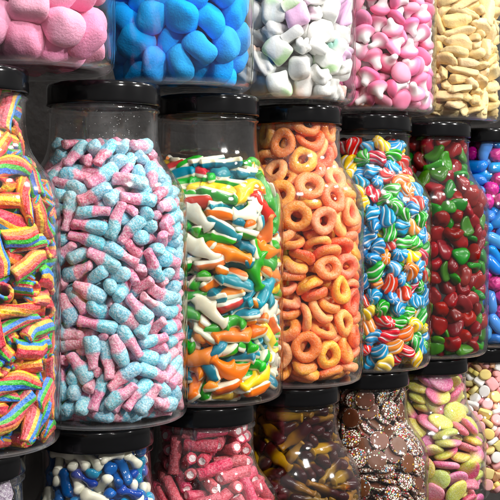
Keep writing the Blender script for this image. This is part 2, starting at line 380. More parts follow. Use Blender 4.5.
10,-180,-182,884,67,25,-30,0,-368,-246,813,45,52,70,20,68,-375,818,47,-85,3,0,317,-315,466,-19,85,-21,50,-240,-314,908,-62,-75,20,40,313,-245,753,93,22,-21,
20,-389,-160,773,67,-40,-61,20,-282,-212,806,-25,68,65,40,44,-357,733,0,81,-58,30,-409,-36,806,7,-55,-61,20,234,-374,748,-91,-22,2,50,-152,-172,741,-75,44,-40,
10,-35,-435,726,-26,-9,-96,20,-152,-424,700,11,-74,53,30,-297,-118,792,-66,-58,-38,40,242,-305,721,14,-59,79,10,-166,-341,725,-13,-96,21,0,-31,-436,515,-42,-6,-12,
0,-172,-256,714,87,-6,-18,20,-300,-209,650,5,-35,88,20,-451,-12,702,59,-29,-63,10,321,-296,618,29,-59,-70,30,372,-162,528,-37,36,-84,30,175,-400,668,82,16,13,
40,-74,-409,612,-54,-36,-5,40,-277,63,703,-1,-87,-49,0,-401,35,483,-38,-41,74,20,-215,-116,792,58,59,47,20,-232,-84,691,16,18,-2,10,-280,-282,685,80,0,-17,50,147,-420,581,95,13,2,
30,-162,-176,650,85,5,-22,10,-223,-377,318,41,56,-72,10,173,-394,493,-97,-16,-1,10,120,-348,645,-12,-5,12,50,40,-283,665,-17,-7,-96,40,-68,-325,627,-36,10,12,
10,-342,-279,618,-40,-91,-5,40,-365,161,575,-27,85,37,0,141,-338,571,-1,41,-90,30,4,-384,565,-35,-11,-65,10,-77,-291,487,-36,66,-62,10,-3,-372,443,-47,10,-49,
20,-333,-110,636,-3,-24,93,0,-422,-117,574,34,-19,-57,50,-212,-381,657,-92,14,32,40,-387,18,654,90,-17,29,50,-85,-304,566,36,13,26,10,-441,-2,406,4,-8,-72,
30,-339,-142,562,-75,63,-15,50,-362,245,509,66,20,40,30,-415,-114,495,68,-53,-25,20,-292,-33,616,-3,-2,-21,30,-347,69,570,24,-28,-85,0,-297,-166,477,-13,94,-27,
0,-254,-367,471,-51,-50,-66,0,267,-263,546,-19,-23,79,0,-214,-137,578,-72,-35,20,10,-219,-266,575,-22,59,78,50,-292,-221,93,-32,-68,52,50,-366,45,372,40,-53,-56,
30,-170,-188,528,87,23,32,10,265,-254,466,24,-40,-83,20,-361,-273,461,60,33,-60,40,-343,159,496,82,44,35,20,-197,-287,470,-56,5,78,10,99,-419,405,-71,-20,1,
10,212,-388,269,-32,88,32,10,-282,-311,411,-47,65,35,30,149,-413,327,7,74,-60,30,-240,-194,430,5,-18,-95,40,-241,-375,207,-21,-29,-33,20,-366,-72,423,-5,-11,64,
0,-110,-326,368,2,-11,96,10,-107,-392,422,-28,-84,42,30,-203,-76,447,-94,12,-14,20,-394,-200,376,-58,-52,-62,10,122,-128,452,23,-32,-84,40,-443,71,276,64,64,-27,
40,-308,-187,376,-10,34,-70,0,-287,68,415,60,38,60,0,-434,-76,273,-39,-66,-18,30,-351,-113,335,-16,-23,27,0,-81,-244,365,25,3,-26,0,-409,154,292,45,-80,18,
10,-214,-214,344,-67,73,11,30,92,-358,355,-91,-8,0,10,-319,-275,222,8,85,-15,10,-105,-128,385,53,-32,-21,10,65,-349,69,80,-16,-16,20,-330,-50,233,25,70,-55,
50,-42,-442,326,85,3,-19,40,-282,-157,75,29,35,73,20,-81,-297,293,-23,19,-56,50,-77,-360,133,81,-9,-15,40,-321,-203,282,-36,85,37,50,-76,-433,174,-4,-41,-11,
40,-139,-309,68,11,97,-23,20,408,-190,220,25,53,24,30,9,-354,187,-83,15,20,0,201,-295,299,32,-85,-41,10,-143,-414,206,28,81,-42,50,-353,-201,183,83,-6,34,10,22,-386,257,-35,-79,17,
20,231,-334,215,100,-3,-1,20,-199,-307,259,81,-37,35,0,93,-342,233,-52,-69,-46,10,-405,-5,238,46,21,-83,50,-237,45,330,4,-17,-98,20,-228,-87,275,68,50,46,30,-162,-194,249,80,6,11,
0,242,-373,131,-70,8,41,10,-173,-331,189,-30,49,76,50,-370,-135,252,10,-21,26,20,-281,-16,164,-36,19,-33,50,313,-252,214,62,14,-18,10,-360,-123,166,13,-23,14,
10,-312,109,69,-50,78,-31,40,-408,42,165,-31,-55,-1,0,328,-270,115,3,-70,-56,10,-366,-70,97,69,-13,-3,20,-308,325,112,-68,-46,-7,20,-253,-202,165,77,57,24,
40,-134,-170,69,48,-43,-54,20,-283,-31,65,39,87,28,20,-298,0,98,-28,3,-17,20,200,-304,151,40,7,41,20,-352,129,155,42,6,69,20,-401,178,125,-45,71,-49,),
 'M2': (
153,74,-198,1573,-29,31,-53,112,-145,98,1595,-7,100,-1,140,37,182,1584,-48,88,4,120,228,-169,1583,19,16,37,111,-153,-215,1585,31,95,-1,111,53,-86,1575,32,13,7,
122,218,-15,1579,-6,5,-4,151,-175,-108,1594,10,99,-5,123,216,116,1594,0,6,-41,132,150,174,1520,-75,58,25,112,-39,3,1593,-9,21,-87,152,-27,222,1562,-50,-71,23,
101,175,-154,1564,-75,-62,6,123,-170,210,1585,1,-12,-93,110,-205,-10,1581,6,-30,-94,100,-27,-189,1577,4,5,86,124,-195,-142,1529,-1,8,-98,141,86,57,1569,71,61,25,
151,-171,218,1538,-12,15,94,141,-128,-205,1524,8,-4,38,121,-14,-194,1516,-76,-64,9,120,-173,-300,1453,-95,32,8,101,75,-257,1500,59,-80,1,133,214,-242,1489,67,26,32,
151,-176,-113,1484,8,4,53,123,-234,-290,1417,11,-7,90,144,-257,97,1552,-7,-19,-77,133,-268,-132,1428,2,4,-97,131,-33,-306,1472,7,4,-34,133,-239,178,1465,0,8,89,
142,159,315,1497,-34,-38,-78,131,-288,-3,1519,-15,-7,60,100,-323,-128,1470,-7,-1,85,101,238,-311,1428,44,-73,-51,100,-234,45,1441,-91,35,10,132,-13,-318,1434,-5,-34,83,
130,75,-289,1425,-13,-38,89,141,-278,-34,1400,15,-32,89,120,-297,16,1369,-95,12,8,143,-73,-402,1404,21,46,-84,142,-254,103,1407,-15,-97,-15,132,-59,-341,1321,35,88,-27,
120,-286,-276,1368,-43,-87,17,130,-328,-109,1357,91,-28,-30,110,309,-292,1322,31,-70,-59,120,132,-393,1388,28,47,-44,151,-228,-326,1299,-19,-97,15,104,-433,-61,1295,-74,15,-62,
144,44,-432,1306,69,16,-16,130,-113,-423,1300,-75,-9,-28,150,198,-401,1234,33,60,-48,112,-57,-337,1231,-3,-17,48,131,22,-352,1262,-85,-38,15,101,-179,-294,1240,15,-9,67,
101,-322,-93,1219,16,-97,2,142,-333,11,1220,-16,-98,-12,134,-324,-209,1308,93,-20,-22,152,-293,-290,1249,76,-63,-10,101,-356,-32,1163,-23,10,42,150,-153,-384,1154,-85,47,14,
151,-3,-379,1180,-40,43,-66,110,-54,-317,1178,16,-4,-79,122,352,-236,1237,-49,-20,41,102,-368,-95,1139,13,96,-26,140,-39,-369,1080,-9,56,-45,140,-292,-168,1173,2,64,-77,
101,-271,-307,1160,-39,-87,13,110,-392,-179,1246,52,45,69,111,-149,-371,1065,47,-5,-46,132,330,-245,1151,67,62,5,100,-97,-358,1039,44,14,-70,131,191,-315,1145,41,3,-27,
122,-386,-226,1057,49,50,70,140,-311,-292,1111,86,-46,-19,102,116,-348,1106,21,56,80,110,-340,-40,1074,14,-18,-10,152,238,-276,1082,90,-40,-15,112,-355,-158,1055,68,-30,-22,
132,65,-393,1135,52,62,-56,131,360,-261,1023,32,65,-18,151,-344,14,1023,25,-15,-10,112,73,-437,1026,-7,73,-68,100,-254,-92,1007,-100,4,6,140,179,-308,1016,0,-28,71,
142,-240,-236,1027,-43,3,40,122,-239,-364,1006,-1,-53,77,142,-360,-67,970,-94,33,10,130,-22,-453,893,44,-55,34,152,-186,-277,997,-1,-2,-96,120,74,-409,958,37,10,-18,
151,-355,-163,984,-3,6,99,131,-162,-337,934,-50,-87,2,150,277,-350,975,56,33,14,103,198,-306,921,-9,-5,-72,132,-307,-240,939,-77,63,-9,142,47,-318,860,2,1,-82,
130,-373,-65,917,82,57,-2,141,311,-291,873,-17,7,-86,102,-191,-271,884,-94,-29,11,141,-246,-117,886,-12,-6,-99,110,-253,-207,882,4,-5,27,140,-427,45,845,-25,-4,74,
120,301,-262,818,31,-94,-3,102,-96,-351,867,-7,11,-95,131,-334,-107,854,-3,-100,-1,122,161,-400,870,32,10,18,122,331,-260,755,87,47,-7,121,-167,-388,818,24,5,-18,
151,59,-443,749,74,-19,32,154,-358,-92,793,43,-89,-15,140,-299,-180,811,88,2,16,111,4,-395,766,63,-16,23,151,-336,-13,850,22,-45,-85,140,-48,-313,807,3,1,25,
132,-246,-236,818,95,15,15,112,-435,80,712,-42,-51,38,133,154,-357,795,5,-93,27,140,-350,-184,731,-4,-11,-26,151,98,-369,732,41,6,-61,121,-239,-283,770,15,-9,-98,
101,-407,-43,723,-42,49,-65,120,179,-297,721,-3,-29,94,132,-179,-299,728,-12,4,71,151,-323,-60,738,-75,62,20,142,30,-278,668,35,93,-15,112,366,-223,681,-47,86,-19,
132,210,-309,664,10,-7,4,141,-296,-236,695,-73,67,-12,101,-311,-3,674,17,-38,-87,154,-342,-271,644,56,50,66,140,-389,-149,635,28,-10,-37,102,-28,-331,638,80,58,-15,
102,-262,-111,640,-31,-22,3,134,-211,-319,670,90,-41,15,142,342,-159,595,-25,5,-62,122,-20,-329,575,10,12,78,101,-184,-340,628,-22,-5,89,122,-46,-373,511,31,-10,-60,
121,-116,-372,603,1,-7,-54,112,209,-324,596,-88,-42,-15,114,107,-413,630,-70,-7,12,142,-125,-327,542,-79,61,-6,142,-260,-235,578,-90,-8,-2,132,-416,25,541,-34,-28,51,
142,-386,-97,576,-85,41,33,140,-245,-351,537,-14,-20,95,101,348,-267,509,26,52,16,154,107,-326,586,-46,7,-78,100,221,-298,540,17,17,-69,122,-194,-384,480,32,-11,-19,
102,65,-308,544,-41,25,-64,141,-376,-40,510,81,36,34,112,-323,-239,503,-65,65,26,131,-345,-78,482,10,2,-88,120,266,-291,480,8,11,-82,142,149,-362,472,41,-81,-8,
111,-235,-131,456,-26,-17,95,110,267,-336,405,14,-2,34,153,91,-416,459,43,-26,86,150,-149,-327,414,-2,14,-75,131,-258,-274,411,31,-18,-89,110,-216,-301,378,-56,75,-25,
112,264,-265,366,-84,-53,-3,100,-436,-69,396,-51,-57,50,130,-27,-385,445,8,-31,27,142,-309,-203,412,-91,-3,37,111,-136,-313,348,-7,-21,79,130,359,-276,331,-39,-58,-4,
101,93,-395,384,-32,33,-89,102,-225,-387,267,71,-8,-31,121,7,-377,380,3,24,-90,150,-385,85,349,-7,-55,-68,122,-380,-222,342,37,-36,-35,152,-442,-38,259,66,-48,-54,
110,-348,-86,358,13,41,50,120,22,-334,292,61,65,24,153,111,-299,327,38,15,67,151,-308,5,77,-21,-1,59,141,83,-331,253,-29,36,-72,152,207,-381,266,5,-72,-63,
150,-99,-358,285,-6,-30,84,122,-168,-253,286,89,31,27,132,-14,-296,57,1,0,-4,133,-223,-242,317,-11,-27,24,121,102,-393,167,17,24,-24,132,-369,-153,271,31,0,-70,
141,-315,-243,280,-50,-61,17,124,7,-240,65,2,0,-97,122,306,-215,204,17,8,-19,151,242,-351,190,24,-94,-25,121,-331,-103,250,24,9,-93,123,-26,-441,186,65,-16,10,
121,-386,-26,81,-59,-64,35,112,-320,-192,192,-19,-40,2,133,-376,-72,168,20,-11,-42,112,-224,-269,198,2,-16,18,140,-258,-185,136,-31,-35,32,100,-96,-327,206,2,-7,-59,
152,302,-234,139,1,4,-95,131,-96,-275,147,-6,0,-70,140,7,-352,140,-25,-6,40,131,-218,-78,134,28,-20,37,130,75,-246,78,86,-27,-16,141,-154,-314,129,-48,47,-42,
132,-229,-312,136,-79,60,-15,132,3,-388,101,96,24,5,142,-104,-265,92,71,-70,0,141,38,-217,135,11,24,-78,151,-163,-132,72,5,-3,23,142,-261,-29,74,54,-84,-1,
151,-205,-229,79,-6,9,-99,150,-264,-23,122,-91,-2,21,134,164,-174,59,2,0,-52,143,-149,-276,72,0,-100,5,),
 'M3': (
210,-237,93,1842,-67,3,67,250,1,-131,1959,-9,-99,2,210,-194,-32,1952,3,-5,-88,220,-156,-39,1892,5,0,-78,220,181,-126,1915,32,10,50,200,-26,144,1836,11,4,-15,
220,-131,223,1779,-67,31,57,240,-149,-207,1907,56,-18,-26,230,-123,141,1936,13,13,96,210,22,254,1897,-64,-7,-12,250,46,-112,1874,43,90,0,240,116,43,1788,77,58,-12,
220,-135,1,1829,4,-1,-35,200,-250,-69,1766,-6,70,15,200,56,-252,1885,-43,-58,-49,230,104,45,1964,2,3,63,230,-108,-202,1802,-87,21,-22,230,-89,90,1756,1,11,-70,
220,191,-182,1757,-3,-79,-41,220,-30,-205,1739,54,-9,-81,220,-17,-43,1708,28,-33,85,220,-303,-46,1566,-89,0,-46,240,35,-218,1680,-76,-36,-52,250,-148,-87,1708,71,-4,-58,
240,-218,85,1656,-29,-11,-89,220,30,-330,1499,8,51,-84,240,-164,159,1668,82,49,-26,230,-192,-206,1639,51,-27,-31,210,-107,-212,1566,-90,28,-21,210,172,-125,1588,58,77,7,
220,-42,214,1595,-55,-55,53,220,116,-104,1721,-42,8,-88,200,-275,-91,1500,-37,-28,78,210,-104,3,1570,-4,-5,-97,230,54,-211,1599,48,19,-79,250,-172,190,1560,-66,75,3,
220,81,-76,1450,1,28,85,210,-239,-294,1452,13,86,42,250,-264,64,1520,18,77,60,210,-227,202,1468,-71,-62,22,240,206,-176,1535,-50,80,-25,200,-126,-60,1507,-4,-1,99,
200,79,-220,1433,66,69,-14,210,-94,-247,1473,18,-24,16,250,-276,198,1408,-61,-73,28,250,-280,-133,1385,92,9,38,220,244,-166,1476,72,57,21,230,-79,-96,1436,-2,0,31,
220,156,-268,1400,55,78,-19,240,-349,76,1404,-67,-64,39,210,-385,-144,1392,43,-42,-32,230,-70,-139,1363,-5,-3,3,200,147,-341,1353,31,-91,27,220,331,-231,1391,-4,57,-55,
250,-214,-281,1329,6,-16,32,220,34,-288,1324,31,-80,-26,230,-184,31,1354,47,-83,-8,210,173,-358,1216,-80,-27,-27,220,81,-427,1262,31,-58,71,210,-97,-406,1370,-77,22,7,
230,-177,-221,1265,-93,35,-14,230,-71,-298,1285,-14,-77,-26,250,-369,42,1342,-68,-65,33,220,316,-242,1288,-93,18,31,210,-349,-262,1236,69,-27,-36,220,-178,-122,1181,-87,5,3,
220,-180,-256,1200,99,2,14,210,228,-307,1165,3,91,35,220,-270,-55,1264,-24,-37,24,210,-333,170,1278,-83,26,-12,200,-201,-386,1202,-16,67,56,240,-93,16,1228,-98,-3,10,
240,-403,-70,1255,-70,54,-18,200,5,-162,1200,-9,15,-73,210,-20,-407,1187,51,36,-21,250,32,-279,1119,81,-11,46,220,-188,-325,1031,44,-85,17,240,118,-361,1062,79,-59,10,
210,6,-379,1018,-28,6,-45,210,106,-309,927,5,90,3,250,-420,38,1189,-85,25,-39,250,-378,-158,1132,-94,-3,-24,250,-145,-281,1135,-98,-14,-15,230,-149,151,1218,87,-30,12,
220,-315,-200,1053,20,-3,-81,250,134,-93,1102,-91,21,35,210,-131,-371,962,96,9,-12,220,219,-201,1049,13,92,-30,240,-128,-206,1060,-6,-7,92,230,359,-255,1083,-30,57,-61,
240,-60,-31,1084,60,-46,-65,250,-399,-14,1094,62,73,17,230,34,-117,1082,-24,25,-76,210,-213,-40,1132,-90,-29,6,230,-277,-252,947,-84,-50,7,220,-216,-38,1049,15,25,-30,
230,-315,-224,892,22,-1,28,250,-81,-204,986,-63,71,2,230,-330,-67,1003,22,15,-16,220,271,-325,984,-72,-45,20,210,-380,-64,844,-9,-38,-75,250,75,-126,908,41,-27,-7,
210,-16,-153,943,40,-10,-54,230,-217,-50,922,6,-39,16,250,236,-310,876,16,25,32,210,-379,10,954,-38,89,25,250,41,-431,870,14,69,70,240,-163,-407,863,-74,8,-15,
230,202,-330,815,3,28,-23,250,-118,-288,863,-61,79,3,200,386,-197,891,-2,-71,-35,200,132,-364,721,-21,8,4,210,-322,-187,808,-4,100,4,220,14,-286,797,14,-6,44,
200,310,-274,665,19,44,10,230,-351,-139,722,61,77,19,230,-204,-317,669,76,64,3,220,123,-7,782,-23,93,-16,230,-74,-311,711,92,-20,-32,200,57,-201,729,34,-90,-27,
220,-84,-129,836,-45,-80,-21,230,-251,-292,754,-25,5,89,230,190,-2,737,10,-29,-87,200,-348,-181,645,17,1,-62,200,-396,27,681,-23,-1,78,220,-50,-437,706,65,22,-23,
240,-105,-373,599,-90,-32,2,250,-190,-97,727,-27,1,92,230,121,-416,599,-50,52,57,200,-135,-173,613,23,-8,-97,230,178,-128,610,86,-28,-42,220,-366,-125,139,38,17,-83,
200,1,-445,455,53,33,-38,240,-405,16,506,57,75,-5,250,87,-296,629,-86,49,6,220,255,-276,536,-15,41,42,250,-182,-343,543,36,18,-24,220,-390,33,599,71,-66,24,
200,-270,98,528,-49,-39,27,240,-357,-168,558,31,93,17,240,-233,-73,534,-27,-93,-17,220,7,-251,567,-51,-84,-12,200,160,-358,497,-96,7,7,220,258,-268,428,65,-71,-17,
240,91,-313,450,-83,47,23,230,149,-131,545,35,15,88,210,-89,-220,500,-41,-91,4,200,-263,-290,511,66,-24,60,220,-355,139,383,37,90,-7,200,-160,-372,428,30,-1,-36,
200,-389,-39,469,-15,-27,-38,230,68,-124,485,56,-80,-13,220,-66,-330,378,3,-30,80,240,173,-407,348,-70,-7,25,230,-364,-185,434,-15,-34,38,240,19,-68,437,17,12,68,
230,-203,188,450,-43,-16,83,250,-384,-4,339,2,-30,-41,240,-53,-150,400,-30,-89,26,210,109,-282,381,34,14,-53,230,192,-318,243,-43,-85,-30,240,209,-251,209,-86,-41,-16,
200,262,-286,126,8,76,-40,230,-411,-150,243,-7,71,13,210,-308,-316,305,-69,-20,-60,250,302,-243,321,39,-87,-4,250,25,-415,255,53,29,-17,240,-181,-159,420,22,27,87,
240,102,-382,125,-7,100,-1,220,-7,-357,255,-11,-81,-54,220,-305,-105,336,48,-35,-74,250,363,-188,134,67,-24,58,250,-77,-284,204,-30,75,57,200,-163,-418,235,55,45,-59,
200,-46,-211,326,-17,-12,-93,240,-267,-199,317,3,-62,-20,250,-205,-262,309,-52,54,-53,210,-77,-310,197,-6,-83,-52,240,82,-269,65,1,1,96,240,-101,-177,183,14,66,-72,
200,-229,-77,271,-35,-52,63,250,-272,-278,167,-96,-20,0,230,-297,9,65,-45,88,7,250,3,-191,73,26,-96,1,220,-56,-332,216,-85,-8,3,240,-265,-76,139,-3,-21,92,
200,-250,-273,111,4,-3,55,200,-382,13,207,15,-46,-88,210,-85,-357,91,9,-98,19,200,-174,-85,69,1,-3,100,210,-80,-250,184,-14,-82,-54,200,-209,-206,55,-5,-100,-4,),
 'M4': (
344,155,-171,1741,78,-15,13,320,73,-213,1761,44,26,-85,341,-233,-77,1695,52,-75,-41,303,-17,24,1806,31,-17,71,314,-103,110,1806,-9,-7,-87,344,152,92,1797,-39,57,-37,
311,-156,189,1768,-78,11,61,342,-214,88,1780,36,1,-70,302,96,-125,1786,-47,32,64,330,-23,-237,1786,-37,-12,-65,324,-126,-201,1802,56,12,1,310,-134,-5,1796,70,-35,59,
302,-57,204,1785,35,19,-77,312,-175,-180,1688,-43,-73,49,302,237,23,1799,42,-12,60,320,96,-14,1799,28,96,-8,301,38,144,1804,-88,-44,5,340,-173,-112,1794,55,-10,-40,
302,-246,-8,1776,65,29,-42,340,-39,-98,1795,-15,-36,-23,301,208,-84,1788,-31,-66,-68,304,-263,16,1648,-9,84,8,352,-251,108,1601,74,-16,-7,302,100,-240,1657,2,94,-31,
320,-222,-68,1582,-16,15,97,340,-204,-157,1590,-1,40,78,352,-87,-142,1678,-71,34,16,312,23,-261,1613,-49,-22,-84,300,-167,214,1596,-16,-11,-72,343,-84,43,1699,11,89,-31,
301,-68,-253,1704,18,92,-33,350,-151,-44,1668,46,-83,-11,353,-110,-147,1568,-37,-72,-9,340,-300,-115,1496,-74,46,29,304,-290,-8,1521,67,12,-38,330,-87,-254,1618,92,1,-38,
353,-118,94,1598,10,-7,-76,352,-160,-255,1548,32,37,52,320,-191,130,1684,26,37,67,311,-128,-22,1565,-27,-60,73,322,172,-211,1546,-60,52,-45,344,-57,-94,1443,46,-72,36,
320,-229,-217,1474,-62,8,41,344,92,-284,1516,13,23,82,332,-263,182,1505,-38,-55,48,350,183,-309,1450,-58,8,38,323,-54,-322,1512,14,26,-95,302,-353,-1,1437,-97,7,23,
301,-293,76,1485,22,15,14,343,-11,-351,1433,-12,29,-79,310,82,-349,1436,-11,-54,56,313,-131,-147,1464,20,27,89,341,-168,-309,1434,36,84,-38,312,-278,-209,1405,-60,48,19,
324,-352,-108,1406,-4,-96,-5,300,-98,-333,1369,-39,83,40,340,298,-261,1402,46,41,77,334,-364,-168,1329,63,67,-37,320,-228,-171,1369,26,67,69,311,-242,-283,1370,-36,3,71,
340,64,-296,1369,51,-49,56,323,-401,-63,1326,-22,-93,10,352,33,-415,1326,81,-35,-45,350,235,-340,1351,4,49,79,303,298,-295,1270,15,4,-77,352,-130,-289,1295,-34,19,-61,
340,200,-370,1259,0,-54,84,350,128,-394,1340,6,-27,-82,352,-24,-303,1302,27,-15,82,351,-211,-365,1306,-20,-35,-89,350,-232,-226,1273,58,-75,-31,300,-79,-312,1198,72,61,-30,
330,-38,-418,1280,-44,-86,25,300,-274,-327,1234,-35,-68,21,340,-345,-236,1254,10,-42,-12,300,-281,-153,1204,0,12,34,351,-133,-400,1243,20,-39,49,350,-330,-256,1158,13,-35,18,
350,-154,-396,1138,24,-49,-37,312,245,-327,1170,-68,-37,25,312,-283,-6,1130,-24,-53,-70,341,-393,-136,1227,43,32,-32,344,-220,-231,1106,-3,92,33,320,-302,-145,1112,98,16,-1,
351,-6,-419,1010,72,-36,58,322,-368,-64,1125,31,72,-47,331,39,-440,1200,-51,-62,-48,311,-131,-408,1017,83,-35,4,310,-357,-227,1053,-76,27,-52,321,133,-393,1181,51,69,-14,
323,252,-319,1061,71,-47,-30,323,-38,-418,1146,-25,-67,-67,351,342,-266,1097,29,32,3,330,-44,-347,1059,-23,-1,60,310,159,-396,1077,30,-66,51,350,56,-412,1078,-26,-80,53,
311,-250,-348,1113,26,-69,45,310,-397,-113,1042,-31,-52,-75,332,198,-371,876,-81,46,26,322,-204,-81,1063,13,-15,-86,342,113,-401,933,-13,-99,-4,351,215,-368,981,-41,-21,-59,
320,-386,-148,928,11,63,49,341,-275,-178,1014,45,-41,-52,324,-50,-415,917,-20,-63,-75,321,-299,-93,937,2,56,-81,350,-317,-288,993,-14,-25,96,332,-206,-331,1005,-20,-89,-35,
313,-258,-299,908,-66,-24,32,340,-168,-247,980,33,-5,11,300,-421,-42,1003,50,-46,71,311,-83,-334,848,-96,-3,4,320,-337,-229,902,-25,96,-5,301,-179,-268,875,50,63,59,
331,29,-273,837,-5,67,-18,340,-298,-290,173,42,62,-7,331,259,-332,775,-51,28,-77,321,-334,-269,804,36,75,10,330,-178,-389,927,80,25,-13,311,6,-423,215,37,49,-4,
350,-233,-244,789,63,7,34,333,-79,-435,806,-66,12,24,341,-217,-152,889,-62,-44,-50,320,-245,-150,730,20,32,-48,322,154,-397,772,45,24,18,324,310,-266,686,-64,47,-26,
340,-327,-153,826,-90,-28,21,350,232,-348,671,-7,84,45,350,36,-424,836,31,-22,-86,310,-155,-384,739,19,-65,-62,350,-216,-359,818,-36,-26,-89,342,-246,-348,706,-25,33,19,
330,67,-422,554,14,-55,46,332,-403,-106,810,-32,31,-87,350,-268,-183,81,-68,70,20,340,-385,-172,719,5,46,25,300,229,-371,572,-29,-60,-23,340,-45,-426,554,40,-5,84,
301,130,-390,660,-39,57,-60,300,-36,-357,749,29,6,-75,350,-381,-24,724,-56,-53,10,302,-152,-393,627,-21,-61,48,330,17,-425,738,44,29,-19,333,-312,-260,706,58,76,2,
340,-417,-72,629,-59,39,8,331,-72,-378,651,-13,40,13,353,-308,-97,689,57,-31,75,320,-215,-236,652,-29,-50,-56,342,41,-368,659,-44,-65,61,332,-101,-410,165,-56,17,-49,
340,-324,-252,594,0,-57,-82,320,-60,-288,103,-61,4,-16,331,-188,-380,391,93,-16,-10,332,-100,-321,530,70,5,61,350,-182,-383,503,92,34,20,320,-216,-335,585,-78,-30,26,
310,282,-309,484,19,-13,-87,340,135,-368,522,-30,17,-15,331,342,-283,157,-33,-73,-25,301,-171,-291,463,-14,-50,67,302,-208,-113,626,-45,-69,44,352,-398,-181,553,51,-38,-58,
301,79,-413,401,44,-2,-83,311,229,-351,170,23,33,44,322,-258,-306,397,-81,-43,26,351,203,-370,436,3,-58,-9,341,-277,-302,506,1,65,76,341,-89,-413,446,-13,-29,91,
353,12,-376,468,-32,75,39,354,-27,-425,358,-2,-68,-67,334,-406,-46,539,-98,-2,-1,304,-274,-313,71,13,37,90,344,173,-379,310,0,-10,43,322,-247,-332,304,9,44,83,
331,-402,-147,284,73,19,-42,343,-112,-401,307,20,71,15,334,-308,-108,561,-7,79,-56,343,-201,-364,209,35,72,1,340,-396,-123,438,-70,-65,16,354,-360,-219,479,11,-29,93,
321,-402,-98,163,32,6,-89,333,275,-315,375,9,19,-33,320,-274,-173,442,44,66,56,343,-356,-205,365,-50,39,-32,350,275,-320,259,-39,-43,-40,304,-415,-25,393,-26,-27,8,
331,-58,-357,244,23,-23,49,310,-332,-254,279,-51,5,-31,341,68,-384,291,66,72,17,340,-362,-82,329,3,-79,3,352,-245,-210,329,-75,50,15,332,-367,-187,173,68,-58,-43,
331,-299,1,95,73,44,45,322,-182,-234,239,-62,-17,27,352,-136,-309,97,-68,49,-17,353,-244,-219,154,4,-69,59,324,-281,-155,231,34,83,-45,340,-67,-273,99,50,-15,27,
342,-126,-301,180,33,54,-41,334,49,-304,92,-56,73,36,320,120,-398,192,-50,-40,-71,302,-14,-322,158,-35,82,-5,344,41,-411,100,0,-73,-9,330,-238,-111,107,-47,-67,-14,
341,-313,-93,102,33,62,71,354,127,-308,86,52,78,-12,350,-127,-51,83,-54,-55,-32,322,164,-280,108,60,51,-55,),
 'M5': (
410,-115,-160,1888,-90,-11,-34,440,-34,-222,1800,37,75,-12,400,-188,120,1834,18,-5,27,520,-214,-77,1920,-91,41,-2,500,-53,217,1934,-52,84,-9,400,114,-204,1907,29,61,-6,
440,12,-163,1888,-64,-75,-17,410,-112,128,1892,5,88,43,440,-211,28,1874,5,69,14,420,149,-187,1810,-23,-52,22,500,-139,217,1865,-75,-31,-27,420,-203,-87,1850,76,22,-26,
510,-193,-139,1773,-42,-16,84,400,-43,-233,1654,26,-19,-62,520,-246,69,1735,-81,-42,-28,500,75,-263,1754,-12,-81,-55,400,-79,-99,1782,55,-14,-72,510,-128,-220,1692,35,-55,49,
520,-82,235,1771,21,72,-40,410,-171,145,1723,3,-35,93,500,-216,-132,1644,-1,12,76,430,40,-169,1727,9,-76,64,500,-35,260,1621,54,-6,67,400,-119,-128,1687,-68,-34,-15,
420,-237,71,1611,-32,-32,-61,440,-222,-28,1701,-53,-76,-34,510,188,-143,1708,-87,23,18,500,-227,-204,1590,8,83,30,500,-31,-284,1585,25,96,-7,420,-138,-2,1769,-44,27,49,
500,94,-241,1661,-8,36,-90,420,38,-189,1596,-36,-89,25,430,176,-198,1580,47,64,-35,400,-51,-332,1496,-69,-60,-11,520,86,-261,1544,33,-13,-94,420,-108,-311,1393,-91,2,-36,
440,-133,-203,1558,-38,-4,-31,520,-304,-85,1536,9,-58,2,430,-151,160,1578,21,65,20,510,-300,136,1491,-27,50,66,410,-260,14,1485,51,52,21,410,-270,-168,1464,-37,-92,-14,
400,1,-395,1407,-69,7,13,500,-120,232,1615,-11,52,32,420,-24,-219,1478,14,-10,-76,420,162,-259,1477,21,9,96,520,-189,-377,1331,30,62,72,520,-188,-284,1467,-14,78,54,
440,-234,-55,1405,-10,84,-29,400,-241,197,1535,72,55,-15,400,-157,-242,1422,43,84,-30,510,90,-311,1440,-44,22,71,430,-295,-245,1382,7,-5,-26,420,-387,-74,1334,11,-51,54,
400,-174,-297,1314,-51,-29,-40,520,-349,-113,1412,-74,54,32,520,-284,-299,1308,68,58,33,420,-189,-348,1217,-72,19,48,440,241,-322,1255,-68,-47,-55,500,-231,-236,1239,-2,-17,-95,
510,-350,-201,1285,53,41,49,410,263,-261,1379,37,-41,71,520,151,-412,1184,67,-20,33,440,-64,-380,1273,7,-95,-27,410,-251,-63,1282,-53,2,-48,400,150,-385,1366,-51,-61,5,
400,76,-383,1274,84,-6,53,420,-326,-274,1198,4,-93,33,430,239,-345,1101,-60,13,-79,400,-239,-345,1091,8,-35,24,410,-311,-234,1077,-51,-1,-43,520,-205,-292,1186,94,10,25,
440,-380,-105,1216,26,-75,-55,420,148,-370,1064,62,74,-26,440,19,-396,1176,25,68,68,420,-376,-201,953,16,-76,-38,400,-302,-173,1183,-20,-68,62,500,-111,-411,1120,49,29,-52,
500,-301,-312,741,51,32,-35,400,-276,-292,947,-7,56,-81,430,-388,-135,1092,29,-13,-54,500,190,-407,881,-36,66,63,420,-123,-333,1127,-36,37,31,440,-176,-362,1013,-57,-9,-12,
400,342,-258,1014,-49,28,69,400,92,-405,958,-56,67,-23,400,39,-402,1074,-49,-9,83,520,236,-333,980,-63,77,-6,410,-314,-216,807,95,15,8,500,-126,-249,1019,97,-15,-6,
430,64,-374,844,20,-82,-7,510,-38,-376,1039,-90,42,7,430,-54,-434,916,-58,-38,-56,500,-197,-404,889,5,77,52,430,-397,-87,884,75,-5,-43,430,-46,-305,959,-10,-17,98,
